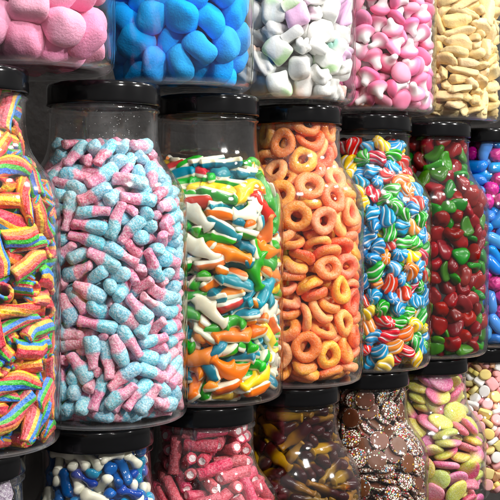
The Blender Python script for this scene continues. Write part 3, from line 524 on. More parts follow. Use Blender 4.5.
410,-334,-221,715,13,-7,-12,510,-21,-418,786,98,7,-15,520,-217,-347,699,54,11,32,420,275,-284,523,-2,39,-92,430,101,-396,662,68,0,58,400,-141,-387,719,36,-44,-56,
430,-213,-213,867,-28,-94,16,400,-305,-101,832,13,-76,-57,510,223,-350,88,-7,16,-98,500,157,-378,763,62,-59,-31,420,-111,-352,843,-69,65,-29,420,-235,-339,818,32,-53,-77,
420,257,-315,676,7,100,-2,410,-44,-402,668,6,-44,-57,400,143,-406,283,-51,-12,22,420,-236,-205,92,-27,84,35,520,-405,-112,784,25,18,67,420,-384,-99,669,-89,27,35,
520,35,-340,586,29,-95,3,500,-162,-395,91,5,-46,87,420,180,-353,582,-42,-44,-77,500,-225,-243,736,47,61,63,440,42,-407,433,-36,30,-73,420,-329,-270,425,6,-95,26,
430,-267,-118,639,25,-5,-97,420,-143,-371,606,5,-49,78,520,-401,-176,406,57,33,-75,400,-134,-386,465,53,-74,-22,440,-248,-292,626,74,21,36,430,-41,-394,514,-40,-11,72,
400,-324,3,120,-65,-6,9,500,103,-413,531,-29,20,-93,410,-377,-142,247,-15,-46,-8,410,-383,-123,557,19,-26,-32,400,-17,-395,110,56,-13,81,430,-252,-332,520,-25,-34,89,
440,-337,-207,536,19,-93,-9,500,225,-388,180,-46,46,65,440,-321,-101,108,-4,5,4,510,-427,-22,457,-70,-62,25,400,-387,-60,336,-18,5,82,500,-172,-296,60,8,12,94,
420,4,-425,232,-29,77,-46,400,-202,-349,268,-67,61,-8,440,-219,-341,373,-32,-80,39,400,-280,-185,406,-40,-81,16,520,-324,-251,171,22,3,35,410,-315,-91,418,86,5,26,
410,-72,-396,362,18,-48,32,420,110,-348,192,44,-54,52,420,-249,-345,149,32,-72,-30,420,-127,-378,199,43,30,81,510,172,-382,459,-55,-65,-32,520,83,-407,352,92,23,30,
440,-322,-248,301,-37,29,-6,410,-302,-119,295,-10,-74,-33,500,-233,-247,231,-70,-57,26,520,-271,-154,180,-95,23,-3,520,-368,-237,105,36,58,63,),
 'M6': (
610,-227,-119,1846,-62,-19,-63,610,135,-218,1860,12,71,-44,600,-85,-233,1896,70,-14,-11,700,-153,-45,1892,81,52,14,700,-124,95,1881,63,35,69,720,-240,10,1807,-1,4,52,
600,63,-164,1903,-46,-40,52,610,-72,-44,1778,0,74,67,600,-120,226,1869,74,1,32,600,18,-199,1803,14,10,43,700,-51,-131,1882,66,-64,35,720,-142,-194,1793,35,81,-43,
610,-223,117,1842,78,28,-53,600,-126,-220,1676,-92,27,-7,610,-153,63,1690,-65,-16,56,600,-260,-40,1682,51,58,47,700,-129,202,1719,-63,-37,67,720,-48,-140,1715,70,-64,-18,
710,54,-237,1703,-74,-23,11,610,-142,-69,1676,-20,26,56,600,-298,-51,1555,-46,32,-56,600,122,-244,1619,-17,91,-9,710,-159,-229,1562,-11,85,48,600,-243,102,1652,-47,76,35,
610,-233,-96,1486,-42,-5,-40,610,-130,60,1561,1,65,72,600,-64,-67,1578,28,-41,-86,600,-214,-66,1596,-44,23,-61,600,-356,-69,1455,57,-42,-54,720,-283,129,1506,81,35,-10,
700,-267,-207,1468,-32,-92,-5,610,-46,-304,1539,66,-15,25,710,-28,-190,1598,15,33,93,600,-156,-274,1434,18,-83,-28,620,139,-303,1503,-84,-41,-13,620,-40,-304,1391,-38,-81,-15,
610,5,-381,1428,-67,-53,-46,720,127,-382,1356,95,13,-8,700,-124,-371,1373,-59,38,-10,600,195,-389,1241,-67,-18,21,710,-337,-201,1353,-31,-12,-91,700,-250,-306,1363,-12,45,86,
710,-306,-86,222,-24,-40,85,720,-60,-285,93,-39,58,-44,620,-322,-193,1236,-43,86,-16,600,-202,-222,1290,-96,-15,-16,600,-115,-307,1275,-32,-7,12,620,-178,-210,73,72,-67,-12,
600,-5,-178,139,71,6,-70,710,26,-410,1259,-77,-24,-29,600,-422,-91,1271,6,2,-65,610,-289,-324,1200,58,-51,11,600,-386,-171,1151,-79,56,19,620,-140,-405,1248,-9,-28,-15,
720,-68,-406,1150,89,10,45,700,-389,-151,551,19,-66,71,600,-233,-356,1106,-28,-61,73,610,113,-412,1138,-71,7,23,720,-254,-223,1097,-44,72,45,600,-142,-313,1115,-56,-47,-60,
620,-173,-395,1022,27,95,-16,720,12,-404,122,-18,32,68,600,245,-299,1119,15,-31,-68,710,225,-351,1010,30,-1,-86,610,167,-364,904,-49,73,-44,600,72,-425,1045,25,-70,66,
610,-39,-358,998,-65,-63,30,600,-336,-274,1009,-53,41,-16,720,-180,-250,979,62,-29,64,600,-94,-356,928,-64,70,-24,600,-416,-107,820,-17,-60,48,710,-388,-143,937,50,67,-8,
610,-12,-398,731,8,-45,-45,610,-285,-161,1004,-29,64,-27,720,10,-415,891,0,-48,-1,620,-81,-181,861,-20,12,-96,600,214,-322,792,-13,31,76,720,-217,-355,888,1,41,-25,
720,-213,-246,182,70,-40,56,610,-280,-222,80,69,-72,3,710,-106,-397,810,30,-50,-67,710,110,-399,791,-40,27,81,620,-305,-264,868,-89,20,33,610,-315,-141,809,-11,57,55,
700,-166,-366,127,32,-77,12,700,-232,-213,737,23,-72,-56,620,-178,-321,759,-29,40,-83,610,248,-355,710,-29,79,-53,600,-348,-268,767,50,51,70,620,-387,-128,426,33,-21,-31,
720,-359,-189,677,31,-83,-28,700,-126,-398,673,3,-64,19,610,-133,-410,519,39,56,-70,720,-79,-407,228,-7,-57,-6,620,124,-413,643,9,-96,0,600,-16,-383,614,62,71,0,
620,-173,-341,572,93,19,4,610,-349,-257,432,-31,-65,-18,710,-256,-322,473,24,66,-62,610,-271,-137,609,4,-18,-46,620,-201,-306,659,39,-91,7,620,84,-316,80,-41,-80,40,
600,-179,-399,286,-19,62,56,710,-84,-275,212,59,42,-41,700,-53,-250,509,68,-31,-17,710,184,-370,396,-1,-24,-97,620,-212,-203,304,22,1,-24,620,-227,-212,531,-52,16,-29,
600,154,-364,182,24,-20,63,600,16,-432,533,-2,94,-6,610,-338,-216,185,11,80,-35,720,-306,-277,597,23,-27,-26,610,115,-374,300,-5,25,-34,710,-158,-247,411,-92,34,15,
610,32,-429,260,86,20,-33,710,-376,-164,312,61,-62,-46,620,-79,-389,412,-2,-55,53,600,101,-360,504,90,-31,-11,620,-314,-301,218,60,12,-49,610,35,-291,418,-86,-4,0,
610,-77,-327,326,-14,-24,95,700,49,-406,409,-55,-58,-53,710,-250,-319,339,-69,10,-49,710,-237,-126,423,-74,64,16,),
 'B0': (
1600,173,-110,1651,-13,-40,-20,1600,182,1,1808,12,-37,-91,1610,-41,8,1822,10,6,-99,1600,45,-178,1805,30,50,49,1600,-109,-173,1704,49,69,-18,1600,-52,195,1799,-23,77,58,
1600,-158,108,1657,73,-50,-27,1620,-211,-51,1794,6,-67,-1,1630,47,-229,1574,69,2,-72,1620,188,-229,1461,-63,70,-21,1600,-139,-49,1551,51,-38,60,1610,-137,-260,1478,15,-44,55,
1610,57,-41,1478,35,76,-54,),
 'B1': (
1710,-264,29,1884,-68,-73,6,1720,96,-188,1842,-14,80,-6,1721,143,-120,1807,81,-44,9,1700,-107,-236,1878,97,-18,-1,1720,-249,71,1822,-30,-47,16,1710,-177,-146,1856,-34,52,-55,
1730,22,-267,1840,83,16,-33,1701,172,-212,1873,52,19,28,1711,2,-200,1883,0,-65,75,1730,-228,-99,1854,72,47,49,1730,-144,42,1842,14,-79,60,1732,-212,121,1772,-62,-33,-1,
1711,23,-140,1820,92,32,-17,1722,124,-228,1758,54,-14,-83,1731,20,-225,1752,-39,-65,56,1702,-160,-156,1785,-16,-4,25,1720,-113,166,1852,-73,55,24,1711,-178,197,1812,64,-23,53,
1730,-167,125,1882,33,-16,-30,1701,-68,258,1842,30,-49,81,1711,-27,-255,1779,-62,53,34,1730,-226,-28,1811,-4,-20,-92,1710,247,-106,1769,-51,-29,-72,1721,-112,-181,1837,-72,-61,-30,
1701,-230,-133,1758,27,-20,79,1700,-145,122,1736,-63,76,-9,1730,-240,-81,1725,60,6,60,1710,193,-130,1768,81,-43,6,1701,-114,227,1714,23,-44,85,1720,-229,28,1719,88,-17,-14,
1721,211,-171,1720,-61,-9,51,1720,-140,-191,1714,56,-78,12,1711,-273,-18,1720,70,25,67,1721,8,-90,1780,8,-3,41,1711,-71,-222,1756,-59,71,36,1730,51,-215,1689,73,59,28,
1731,-136,-95,1710,33,-40,85,1700,-49,273,1647,7,-91,-40,1701,-17,-277,1661,25,-18,94,1721,-267,57,1645,-18,-36,40,1701,96,-222,1634,-76,-64,-9,1701,-96,-228,1649,-20,-16,-96,
1720,212,-193,1620,8,-76,-57,1722,-226,-95,1643,0,93,21,1720,-48,-136,1725,-29,9,17,1720,-209,-192,1645,-48,39,-15,1711,-202,189,1684,60,53,-1,1731,-156,170,1626,24,-17,50,
1721,-264,-77,1550,97,21,-13,1702,-20,-265,1591,-22,55,-77,1700,-23,-193,1673,34,-77,45,1702,-262,81,1580,-7,93,26,1711,226,-100,1622,83,8,13,1710,-230,-193,1574,-70,44,-20,
1711,78,-233,1589,-45,31,-36,1720,-267,-6,1581,-4,96,-7,1731,-191,13,1650,66,-69,-22,1730,-140,-113,1626,-16,-20,81,1731,-99,-247,1578,25,-89,32,1730,148,-231,1570,79,-45,-35,
1730,-178,231,1601,-29,-19,26,1700,-256,155,1601,11,-46,18,1710,-217,-248,1505,-84,44,-19,1701,-48,-156,1612,15,52,-24,1731,-166,-231,1531,-45,-32,73,1722,260,-106,1567,-31,92,11,
1732,-132,159,1548,27,4,-59,1710,126,-297,1520,-91,4,26,1710,16,-313,1570,-34,-38,0,1732,-254,-149,1524,-73,0,5,1712,-166,-165,1580,-78,27,-1,1702,-187,100,1519,-29,-19,-68,
1722,-106,-291,1506,52,75,13,1722,-350,47,1499,-71,63,-22,1722,217,-251,1519,24,30,-73,1700,-240,179,1527,18,93,21,1722,34,-271,1514,-66,71,6,1721,110,-276,1493,20,-16,55,
1722,-153,-29,1557,42,-13,-32,1712,-130,266,1537,-98,3,19,1730,291,-147,1528,-45,87,-19,1702,-258,76,1508,-32,4,-53,1732,325,-193,1464,-81,-7,38,1701,-219,228,1496,-26,-44,85,
1730,-51,-307,1483,-13,-2,67,1700,-198,-323,1459,-29,-5,-17,1730,-342,-131,1445,6,99,2,1702,-309,-63,1495,74,40,21,1711,-300,-190,1433,-3,94,35,1721,-186,-211,1438,72,61,-1,
1711,-293,-232,1461,68,48,54,1712,-322,162,1479,82,-40,36,1702,23,-354,1447,-11,-12,-21,1731,-118,-383,1424,17,96,-19,1711,-88,216,1480,-24,21,-95,1701,240,-338,1409,-17,-80,-43,
1721,258,-257,1403,59,27,-76,1730,-239,-49,1473,35,-65,-65,1700,-380,23,1416,-17,87,-43,1730,-404,83,1400,24,-42,39,1701,-155,-72,1422,12,99,0,1700,352,-247,1361,-78,-19,38,
1720,348,-104,1436,24,0,11,1711,54,-366,1389,26,77,38,1732,-362,-46,1428,-6,49,-83,1731,125,-348,1413,-14,66,54,1711,-246,26,1455,-11,5,-7,1730,-304,93,1431,3,-41,81,
1711,-366,206,1380,-36,-51,16,1731,-299,292,1391,21,71,15,1700,199,-384,1362,37,38,-9,1712,360,-158,1377,-15,46,-84,1712,-346,148,1392,17,-26,93,),
 'B2': (
1800,19,-180,1872,58,45,44,1810,-157,14,1872,89,-23,-9,1800,-113,149,1870,-11,-19,85,1830,-143,-166,1865,15,75,63,1830,112,-160,1870,75,61,15,1810,248,3,1869,-34,35,-62,
1830,-204,-138,1781,-48,-87,9,1820,-7,-135,1789,-24,-13,26,1830,167,5,1822,0,-96,-4,1820,109,75,1787,-81,-25,-24,1830,88,-178,1764,48,51,29,1830,-174,-63,1836,-33,22,-11,
1810,166,-145,1804,-63,-47,37,1810,-164,122,1801,92,5,-11,1820,-267,34,1706,58,28,-72,1810,-40,9,1747,55,80,-18,1800,124,87,1688,-30,24,91,1800,-143,-128,1709,9,0,-97,
1810,7,-201,1727,-36,24,-77,1800,209,-144,1732,40,9,47,1830,-179,172,1725,-31,74,-56,1800,-7,-220,1651,57,-18,-23,1810,62,-28,1716,-21,94,22,1820,-203,-18,1658,-41,46,-74,
1800,-160,-215,1627,-87,19,-25,1800,-206,169,1641,-85,-43,11,1830,198,-101,1654,-45,-15,27,1810,-69,-86,1635,30,78,55,1820,-200,-54,1585,31,-93,21,1820,-40,-285,1578,-65,2,-6,
1810,196,-194,1613,-40,-6,38,1830,-176,-183,1536,-49,86,-3,1830,-246,172,1561,-45,89,2,1830,-164,52,1718,-57,55,-59,1800,-268,204,1489,0,-4,41,1830,-255,-7,1539,24,-11,-85,
1830,-237,-160,1457,-79,18,-5,1830,2,22,1633,5,23,97,1800,-1,-194,1569,97,-1,19,1810,264,-167,1490,-33,-67,48,1830,116,-247,1527,12,22,-97,1830,-294,-242,1431,32,86,31,
1830,-90,94,1574,-25,-94,-20,1820,18,-91,1543,-15,-60,69,1820,-169,78,1495,-32,-33,62,1820,-87,-34,1488,38,-42,-57,1820,-393,8,1410,72,27,54,1830,-210,-69,1428,-21,-95,19,
1800,-53,-265,1480,-57,78,-28,1800,-257,289,1427,31,-90,-29,1810,127,-154,1427,49,-11,-33,1820,-362,-36,1471,17,25,-76,1800,354,-8,1486,-53,8,50,1820,245,-298,1428,21,-85,38,
1830,7,-376,1448,-61,-61,-31,1810,341,-162,1439,-59,71,3,1820,22,-321,1381,7,-19,96,1810,384,-115,1383,9,36,-61,1820,62,-21,1447,-31,67,-67,1820,80,-277,1435,-42,-29,75,
1800,4,-58,1381,-77,43,-8,1810,-179,-263,1410,38,69,-60,1820,-164,-329,1352,9,-86,50,1820,-285,254,1341,41,52,40,1820,-328,108,1283,-28,-69,66,1810,3,-291,1306,66,-52,-52,
1810,-251,-134,1375,1,4,-18,1810,114,-252,1351,-86,20,-44,1800,-80,-403,1355,66,16,-56,1820,-287,-318,1292,-14,-79,37,1810,-46,-162,1316,-89,13,23,1820,-372,193,1335,40,57,25,
1830,-357,-23,1317,42,-21,-56,1820,228,-160,1281,8,89,3,1810,211,-306,1337,14,-31,-73,1810,100,-364,1271,-14,5,78,1800,-167,-345,1263,-25,23,-49,1830,-303,-185,1309,3,-99,9,
1830,322,-283,1272,51,32,31,1820,-428,-26,1269,-64,-64,32,1810,-100,-285,1253,16,16,-61,1830,182,-311,1247,-25,28,-55,),
 'B3': (
1900,-27,-174,1853,-5,-15,85,1930,7,-82,1862,-5,0,-35,1930,-118,63,1822,0,25,-58,1920,-3,104,1863,-2,4,-94,1920,-238,-93,1844,58,-37,-42,1910,-155,-131,1849,17,-10,-63,
1900,170,-180,1862,39,-91,-14,1910,129,-68,1800,78,-62,5,1910,-224,30,1812,69,60,39,1930,-160,-147,1774,-35,-12,-23,1900,-1,-142,1819,-1,7,94,1900,-192,196,1774,-50,36,78,
1910,-68,-166,1737,70,70,17,1930,-99,150,1777,-4,-23,61,1910,0,-238,1790,99,-2,-1,1930,-178,33,1770,-70,57,-19,1930,163,-199,1738,2,-31,29,1920,35,-96,1784,89,-42,-11,
1910,24,-173,1734,-61,-79,6,1930,-157,137,1711,-6,23,-91,1910,191,-144,1687,69,-55,-46,1910,-265,11,1716,71,49,49,1920,-216,-175,1680,-42,-27,85,1900,-172,157,1662,47,-82,-32,
1920,-182,-16,1681,19,94,20,1920,-179,-111,1654,33,87,24,1900,-2,-180,1680,13,2,84,1920,146,-153,1644,-88,-44,-7,1900,-41,-92,1569,25,-89,-35,1910,11,261,1678,18,62,-76,
1900,-24,-199,1627,-89,-23,23,1920,-320,-90,1533,-45,71,-23,1930,-92,-237,1534,27,9,14,1900,-247,138,1611,71,31,37,1900,-62,-180,1591,-6,10,24,1910,-191,-34,1597,6,-26,-31,
1930,347,-113,1444,0,5,-78,1900,-66,-379,1429,6,84,-51,1900,216,-83,1587,-3,-98,1,1910,-24,-282,1585,-2,-29,96,1910,-11,-82,1628,92,37,-6,1900,-55,241,1603,99,-6,4,
1900,-297,61,1513,-37,-29,31,1910,-201,-240,1474,55,13,60,1930,-243,-153,1547,-83,18,-52,1900,-362,-48,1430,-19,-13,67,1900,148,-150,1580,91,-36,-12,1900,131,-265,1494,-72,-20,28,
1920,-31,-288,1529,26,-5,33,1930,-238,-202,1453,-62,-44,25,1910,105,-184,1548,-55,-80,22,1900,-144,-263,1479,-75,-62,-4,1920,-12,10,1592,92,30,6,1910,-341,-105,1381,-12,-24,9,
1930,-322,122,1516,-19,77,-46,1910,108,-335,1385,-5,-93,31,1930,151,-72,1543,0,-23,83,1900,274,-201,1505,12,9,39,1920,-6,397,1435,-1,61,79,1930,-232,-61,1518,-82,12,-41,
1910,-121,104,1549,93,16,-15,1930,-268,242,1481,-26,-27,19,1920,-169,-202,1397,-85,-49,-19,1900,158,-281,1406,23,2,-20,1920,176,-320,1455,5,3,23,1920,284,-324,1335,59,5,44,
1900,-411,83,1367,-15,-55,24,1910,-52,-185,1470,-32,92,15,1910,-38,-245,1417,-92,-36,-11,1900,-88,-84,1496,10,10,-88,1920,-3,-254,1474,-30,94,15,1910,-249,48,1462,-85,36,-26,
1910,16,-415,1385,0,38,-92,1900,-189,-79,1404,-47,88,1,1930,173,-130,1462,-98,5,5,1910,-349,-29,1310,8,13,-95,1900,-407,120,1308,-46,78,20,1900,-225,279,1424,74,26,37,
1910,189,-222,1402,15,90,41,1910,-199,135,1364,18,-92,34,1930,-71,-356,1327,-91,41,3,1900,-328,-9,1377,98,10,14,1900,-117,-102,1381,7,-23,34,1900,-311,-241,1306,48,-11,-28,
1930,-324,-277,1355,25,9,-52,1920,-225,-53,1306,-15,98,-2,1920,60,-383,1332,9,-27,92,1910,-282,304,1388,-19,61,-72,1900,-300,179,1325,-80,-60,3,1910,-278,-338,1247,79,-26,-23,
1910,-326,-177,1270,5,97,18,1910,233,-189,1197,-85,-50,17,1930,-366,-2,1261,-93,-32,-6,1900,271,-299,1264,10,21,-92,1900,287,-268,1214,4,13,-78,1900,39,-363,1274,5,-9,48,
1900,-176,-382,1327,-20,-95,3,1930,192,-339,1105,-25,-87,-7,1930,85,-427,1215,-81,-18,-8,1920,-192,-407,1145,49,-49,18,1930,-108,-290,1261,-19,26,-92,1920,-195,30,1230,91,40,-3,
1900,-403,31,1124,7,-24,-58,1920,14,-150,1180,25,22,71,1920,-184,-303,1203,20,-10,-87,1900,-281,-97,1195,-2,-17,-98,1930,-363,-208,1116,-9,79,30,1900,-261,51,1183,-25,-13,40,
1920,16,-379,1183,-81,30,18,1910,266,-159,1113,-39,-88,-1,1900,-218,-319,1121,57,-13,-28,1930,108,-348,1203,-72,29,-6,1930,-286,-148,1160,39,87,-28,1930,-67,-386,1149,24,-16,92,
1900,-435,-77,1114,-55,-41,66,1910,-74,-316,1124,-13,-46,87,1900,-360,-276,1089,25,-69,29,1930,145,-376,1040,35,-40,77,1910,-122,-354,1058,16,99,0,1900,314,-324,1051,-12,-62,-58,
1900,-307,-332,1088,-61,-33,-69,),
 'B4': (
2020,109,-230,1814,-13,86,-38,2020,-201,154,1816,29,38,-7,2020,53,-194,1840,85,-1,13,2020,-115,-231,1835,57,59,-42,2020,-49,186,1835,-36,-71,-54,2000,-151,30,1888,5,-1,-7,
2020,177,-197,1790,54,64,5,2010,15,-255,1841,79,-38,34,2000,-144,-127,1892,-42,91,0,2020,49,-106,1878,-12,13,-87,2010,-241,0,1833,11,65,60,2000,-209,103,1867,14,20,-37,
2010,-84,-274,1732,11,-61,69,2000,160,-94,1837,69,70,17,2000,-247,-137,1831,50,54,65,2010,21,-241,1691,-77,-35,-12,2020,111,-133,1742,-51,-79,-16,2020,-23,-98,1805,21,56,-69,
2020,207,-208,1689,55,-36,73,2010,-21,190,1705,20,-2,51,2020,-176,246,1619,66,53,0,2000,-117,-227,1685,22,34,-75,2000,-35,196,1748,-63,74,20,2020,65,-283,1692,9,-75,-65,
2000,-152,-121,1801,-43,38,-53,2010,-35,-154,1733,-38,-12,-44,2010,-31,285,1640,-37,26,68,2010,-216,-154,1740,-81,-27,-51,2000,-247,-50,1815,19,-75,33,2010,-58,-174,1841,-49,7,31,
2020,-246,147,1723,-61,44,-66,2000,-87,133,1795,-60,-57,-39,2020,-188,76,1685,-35,27,89,2000,-72,234,1626,43,76,-37,2000,-290,-43,1673,-72,24,-58,2000,-130,240,1751,-62,49,59,
2000,-176,-198,1640,-12,91,36,2020,-217,-161,1616,14,-36,74,2020,-273,259,1498,-41,-27,20,2000,-298,127,1576,62,59,20,2020,245,-239,1546,22,37,-17,2020,86,-248,1616,17,-25,40,
2020,-190,-64,1714,12,18,-91,2010,-199,-6,1594,62,-41,59,2000,-227,77,1711,23,83,-25,2020,-231,-143,1576,-74,-55,-30,2020,-194,-62,1616,-69,-34,-26,2020,75,-203,1589,-54,80,12,
2020,-167,284,1514,9,-34,-57,2020,-226,33,1593,75,-21,48,2010,-234,176,1548,79,35,26,2010,-244,-271,1510,-64,-62,-45,2020,-100,189,1618,-17,38,88,2000,-132,-259,1561,-36,85,-3,
2010,137,-326,1513,35,-5,60,2020,-388,110,1455,-26,-42,22,2010,-351,-76,1523,-18,-39,53,2020,-215,81,1494,-7,-44,69,2020,-260,-43,1484,-41,-2,62,2010,-113,77,1533,72,-47,-18,
2020,-281,51,1564,72,-6,49,2010,-32,-292,1527,-7,-91,-40,2010,126,-289,1489,-94,-1,20,2020,-10,-332,1561,33,-38,60,2020,-246,-225,1458,-26,-35,72,2020,235,-361,1397,48,-30,73,
2020,36,-413,1435,50,7,-5,2000,24,-230,1480,-17,98,-1,2010,-95,14,1482,-34,24,66,2000,-299,-4,1480,-48,78,-38,2020,67,-336,1404,41,-4,81,2000,254,-240,1430,18,-4,57,
2010,-122,-376,1461,-33,82,36,2010,136,-337,1407,28,-17,94,2000,-321,-160,1457,67,54,47,2010,270,-233,1467,-95,-26,7,2010,116,-191,1437,19,74,11,2000,-323,-296,1374,-81,1,-41,
2000,-219,-92,1490,16,-30,-90,2010,-235,-177,1428,40,4,-89,2010,-403,-168,1387,28,-51,-5,2010,-115,-262,1462,77,62,-10,2020,-190,-354,1403,-51,-74,-42,2010,-36,-300,1401,20,-16,18,
2010,-308,200,1410,-12,-63,-76,2000,-346,-99,1333,53,83,-11,2010,-98,-337,1325,13,-14,19,2010,336,-271,1335,-23,-70,-7,2010,169,-377,1300,16,-33,82,2000,-344,102,1455,25,-41,-70,
2020,-107,-351,1386,30,31,-90,2020,-224,22,1394,23,5,-67,2010,-145,-188,1409,-72,-65,-20,2020,-364,-14,1408,66,71,-25,2010,-92,-438,1329,-32,-70,-61,2010,14,-400,1298,-51,-61,-34,
2020,-235,-251,1363,-25,-16,-71,2010,295,-354,1183,-20,67,-66,2000,55,-447,1284,17,-61,77,2020,-333,-231,1237,8,-5,92,2010,-349,-64,1364,-10,16,95,2000,-248,-119,1334,-62,69,-34,
2020,-422,19,1333,61,-12,78,2000,-46,-321,1220,13,-7,-87,2010,-394,-87,1232,-13,0,78,2020,-312,24,1327,20,25,-81,2020,-242,-322,1314,-7,-18,43,2010,-358,69,1253,8,-13,-62,
2010,-105,-329,1242,5,-14,-9,2010,-192,-163,1295,-99,3,-10,2010,-40,-313,1301,-97,-14,-13,2020,-391,-86,1282,-22,0,31,2020,-221,-123,1238,-12,-17,-28,2010,-179,-270,1262,-2,-14,24,
2000,-119,-438,1189,56,-28,19,2000,-339,-207,1285,1,9,85,2000,-248,-325,1270,88,44,17,2000,-244,-29,1254,-18,98,-8,2000,100,-251,1329,0,98,9,2000,-411,-205,1159,-7,70,26,
2010,-224,-336,1201,-12,4,-99,2000,146,-371,1223,51,-86,-4,2000,-451,-93,964,-61,-32,70,2020,-142,-201,1217,4,9,-98,2010,-296,-276,1168,-32,-93,-19,2000,128,-271,953,-17,-13,53,
2010,362,-225,1116,-78,-37,42,2020,117,-388,915,99,-14,1,2010,-456,-33,1114,63,31,66,2000,-5,-345,1192,73,66,13,2020,-235,-395,1099,65,15,-47,2000,247,-268,1188,60,-77,-20,
2000,-318,-198,1154,14,-46,76,2020,129,-303,1163,-87,-14,21,2000,63,-442,1151,-49,61,53,2020,-82,-359,1133,7,32,-5,2020,-366,-131,1155,0,-44,82,2000,139,-372,1134,48,14,28,
2020,116,-396,1001,41,-1,76,2020,-360,-56,1140,7,-22,31,2010,251,-340,958,38,5,16,2020,-205,-294,1138,-93,-31,-19,2020,-2,-406,1104,-26,25,-87,2020,85,-220,1054,-94,-31,4,
2020,192,-358,1053,-96,-17,0,2000,-102,-375,1087,-90,-37,21,2000,-126,-441,941,2,-70,70,2000,56,-360,1120,4,36,-15,2020,260,-333,1110,-3,41,-49,2010,-328,-241,1022,18,98,0,
2000,-220,-349,1008,13,94,26,2010,-107,-376,1046,14,16,22,2010,-407,-132,1033,7,58,2,2000,244,-344,1006,23,-26,86,2010,-238,-379,866,33,72,61,2000,-319,-104,1079,-56,78,-21,
2020,-264,-151,1078,18,-17,-93,2010,-239,-296,1080,-6,-23,95,2000,10,-430,993,53,-1,40,2010,-369,-110,902,-6,-24,35,2020,279,-259,968,24,31,-38,2000,-197,-204,1054,-5,-7,-83,
2020,-130,-355,898,6,-55,82,2000,28,-314,1004,-32,-20,-47,2020,-204,-251,981,13,-28,55,2020,369,-272,785,-53,42,-73,2010,-346,-267,816,-22,-69,38,2010,-296,-128,1007,12,7,-80,
2000,-398,-231,919,65,-18,-56,2010,-8,-336,958,-26,-1,-43,2010,-358,-77,950,92,33,20,2000,256,-325,883,30,6,67,2020,-100,-404,935,35,-55,49,2020,172,-395,829,40,21,-3,
2010,25,-401,876,-3,-3,10,2020,-369,-117,856,18,-15,-72,2020,-120,-341,808,-79,-60,-12,2010,-200,-308,994,11,-28,68,2010,-325,-263,910,-19,-80,27,2000,30,-428,782,-40,-72,-55,
2020,-292,-251,930,16,54,46,2010,-185,-249,905,7,2,87,2010,29,-314,840,4,9,-98,2010,-74,-454,792,23,-63,63,),
 'B5': (
2122,-139,-195,1836,-3,-40,88,2110,134,-122,1832,85,-50,-3,2131,18,-191,1832,-40,9,-73,2130,-163,119,1865,-2,-3,-3,2122,-163,-76,1850,31,2,13,2101,-7,214,1883,4,7,97,
2100,-159,-176,1721,35,86,36,2100,153,-162,1754,11,-12,-91,2120,-14,-160,1735,-9,43,18,2121,-215,6,1792,-58,80,2,2112,-155,118,1758,38,-21,1,2132,-137,167,1703,-94,-9,-22,
2100,12,-247,1692,-14,-47,-86,2111,163,-146,1668,-1,-9,-75,2121,-195,-15,1708,26,-17,15,2110,-131,-162,1642,46,5,-44,2131,-154,-44,1612,-99,9,-4,2111,181,-205,1586,24,7,41,
2111,-195,-235,1510,6,-29,91,2132,33,194,1565,-39,-92,7,2111,-33,-284,1568,63,-5,-21,2110,-129,199,1616,8,11,-94,2130,-233,50,1570,-79,40,37,2121,107,-251,1518,19,21,-18,
2101,-88,-177,1520,-28,87,30,2110,-32,60,1601,-37,18,9,2112,-263,-149,1497,13,21,-80,2111,270,-96,1514,2,12,-9,2112,-158,223,1531,5,-9,34,2101,-217,-286,1419,-4,3,93,
2122,-52,-39,1550,-32,-95,-4,2100,4,-78,1454,57,-79,-17,2112,-327,86,1480,24,-7,-86,2121,-309,145,1411,-19,4,98,2122,-105,95,1489,-88,46,-7,2101,-338,-75,1460,30,-20,14,
2112,-232,24,1411,3,-43,-90,2120,-55,-335,1436,25,-92,-25,2110,-236,-153,1365,-19,-34,92,2110,-174,-60,1348,-98,0,-1,2110,-222,-322,1338,0,2,-26,2100,71,-363,1424,3,-94,-25,
2120,282,-293,1392,-84,6,34,2130,-377,-4,1338,-64,-76,7,2100,-28,-260,1379,27,4,29,2130,-326,-211,1268,-1,30,79,2100,160,-271,1370,20,-2,92,2101,-118,-162,1265,13,-5,99,
2131,-59,-216,1306,17,12,-13,2112,234,-279,1263,-76,61,-17,2122,-262,-12,1261,70,71,-4,2102,-27,-386,1266,-98,-10,17,2110,-213,-290,1235,97,-19,14,2120,83,-166,1202,5,-97,24,
2101,-215,-82,1190,61,79,-6,2131,77,-377,1309,-17,12,-89,2100,-107,-365,1213,3,-5,27,2100,88,-388,1182,-96,-11,-15,2112,-252,-311,1141,92,-37,-11,2132,145,-297,1160,32,93,8,
2130,-400,-15,1238,26,22,78,2110,-42,-77,1145,-95,29,9,2120,-404,-174,1134,-18,-68,42,2100,-64,-286,1145,-72,-68,-15,2131,15,-239,1091,7,-2,38,2131,-20,-80,1063,3,-8,17,
2110,-176,-153,1110,-1,7,-54,2120,325,-283,1152,-54,-19,31,2121,111,-366,1069,-28,5,79,2111,325,-250,1019,-22,-10,40,2132,-331,-24,1046,2,-28,3,2110,-225,-209,1050,-57,-80,18,
2101,183,-304,1006,-55,64,-34,2100,-35,-249,1022,1,-5,-99,2121,-324,-268,1023,29,55,57,2100,-39,-413,1093,-39,26,0,2122,175,-268,858,52,13,62,2122,-195,-206,891,-16,-16,-94,
2112,-177,-358,1018,6,39,78,2110,-218,-134,955,95,-10,-24,2130,-361,-120,908,-48,24,31,2120,-358,11,933,12,6,-96,2101,277,-301,941,83,46,7,2122,-18,-390,961,-48,-87,-12,
2112,313,-261,868,90,32,17,2121,-28,-316,896,18,7,-86,2102,-335,-240,895,16,-90,11,2100,318,-185,780,13,3,73,2110,53,-245,834,-56,-81,1,2111,-204,-382,912,-56,-17,-47,
2131,-86,-27,810,22,12,-38,2130,3,-204,778,-67,-66,13,2100,-272,-248,799,7,-15,-23,2122,-157,-194,778,65,69,27,2130,-20,-398,805,-15,-28,-93,2102,167,-360,743,62,71,-25,
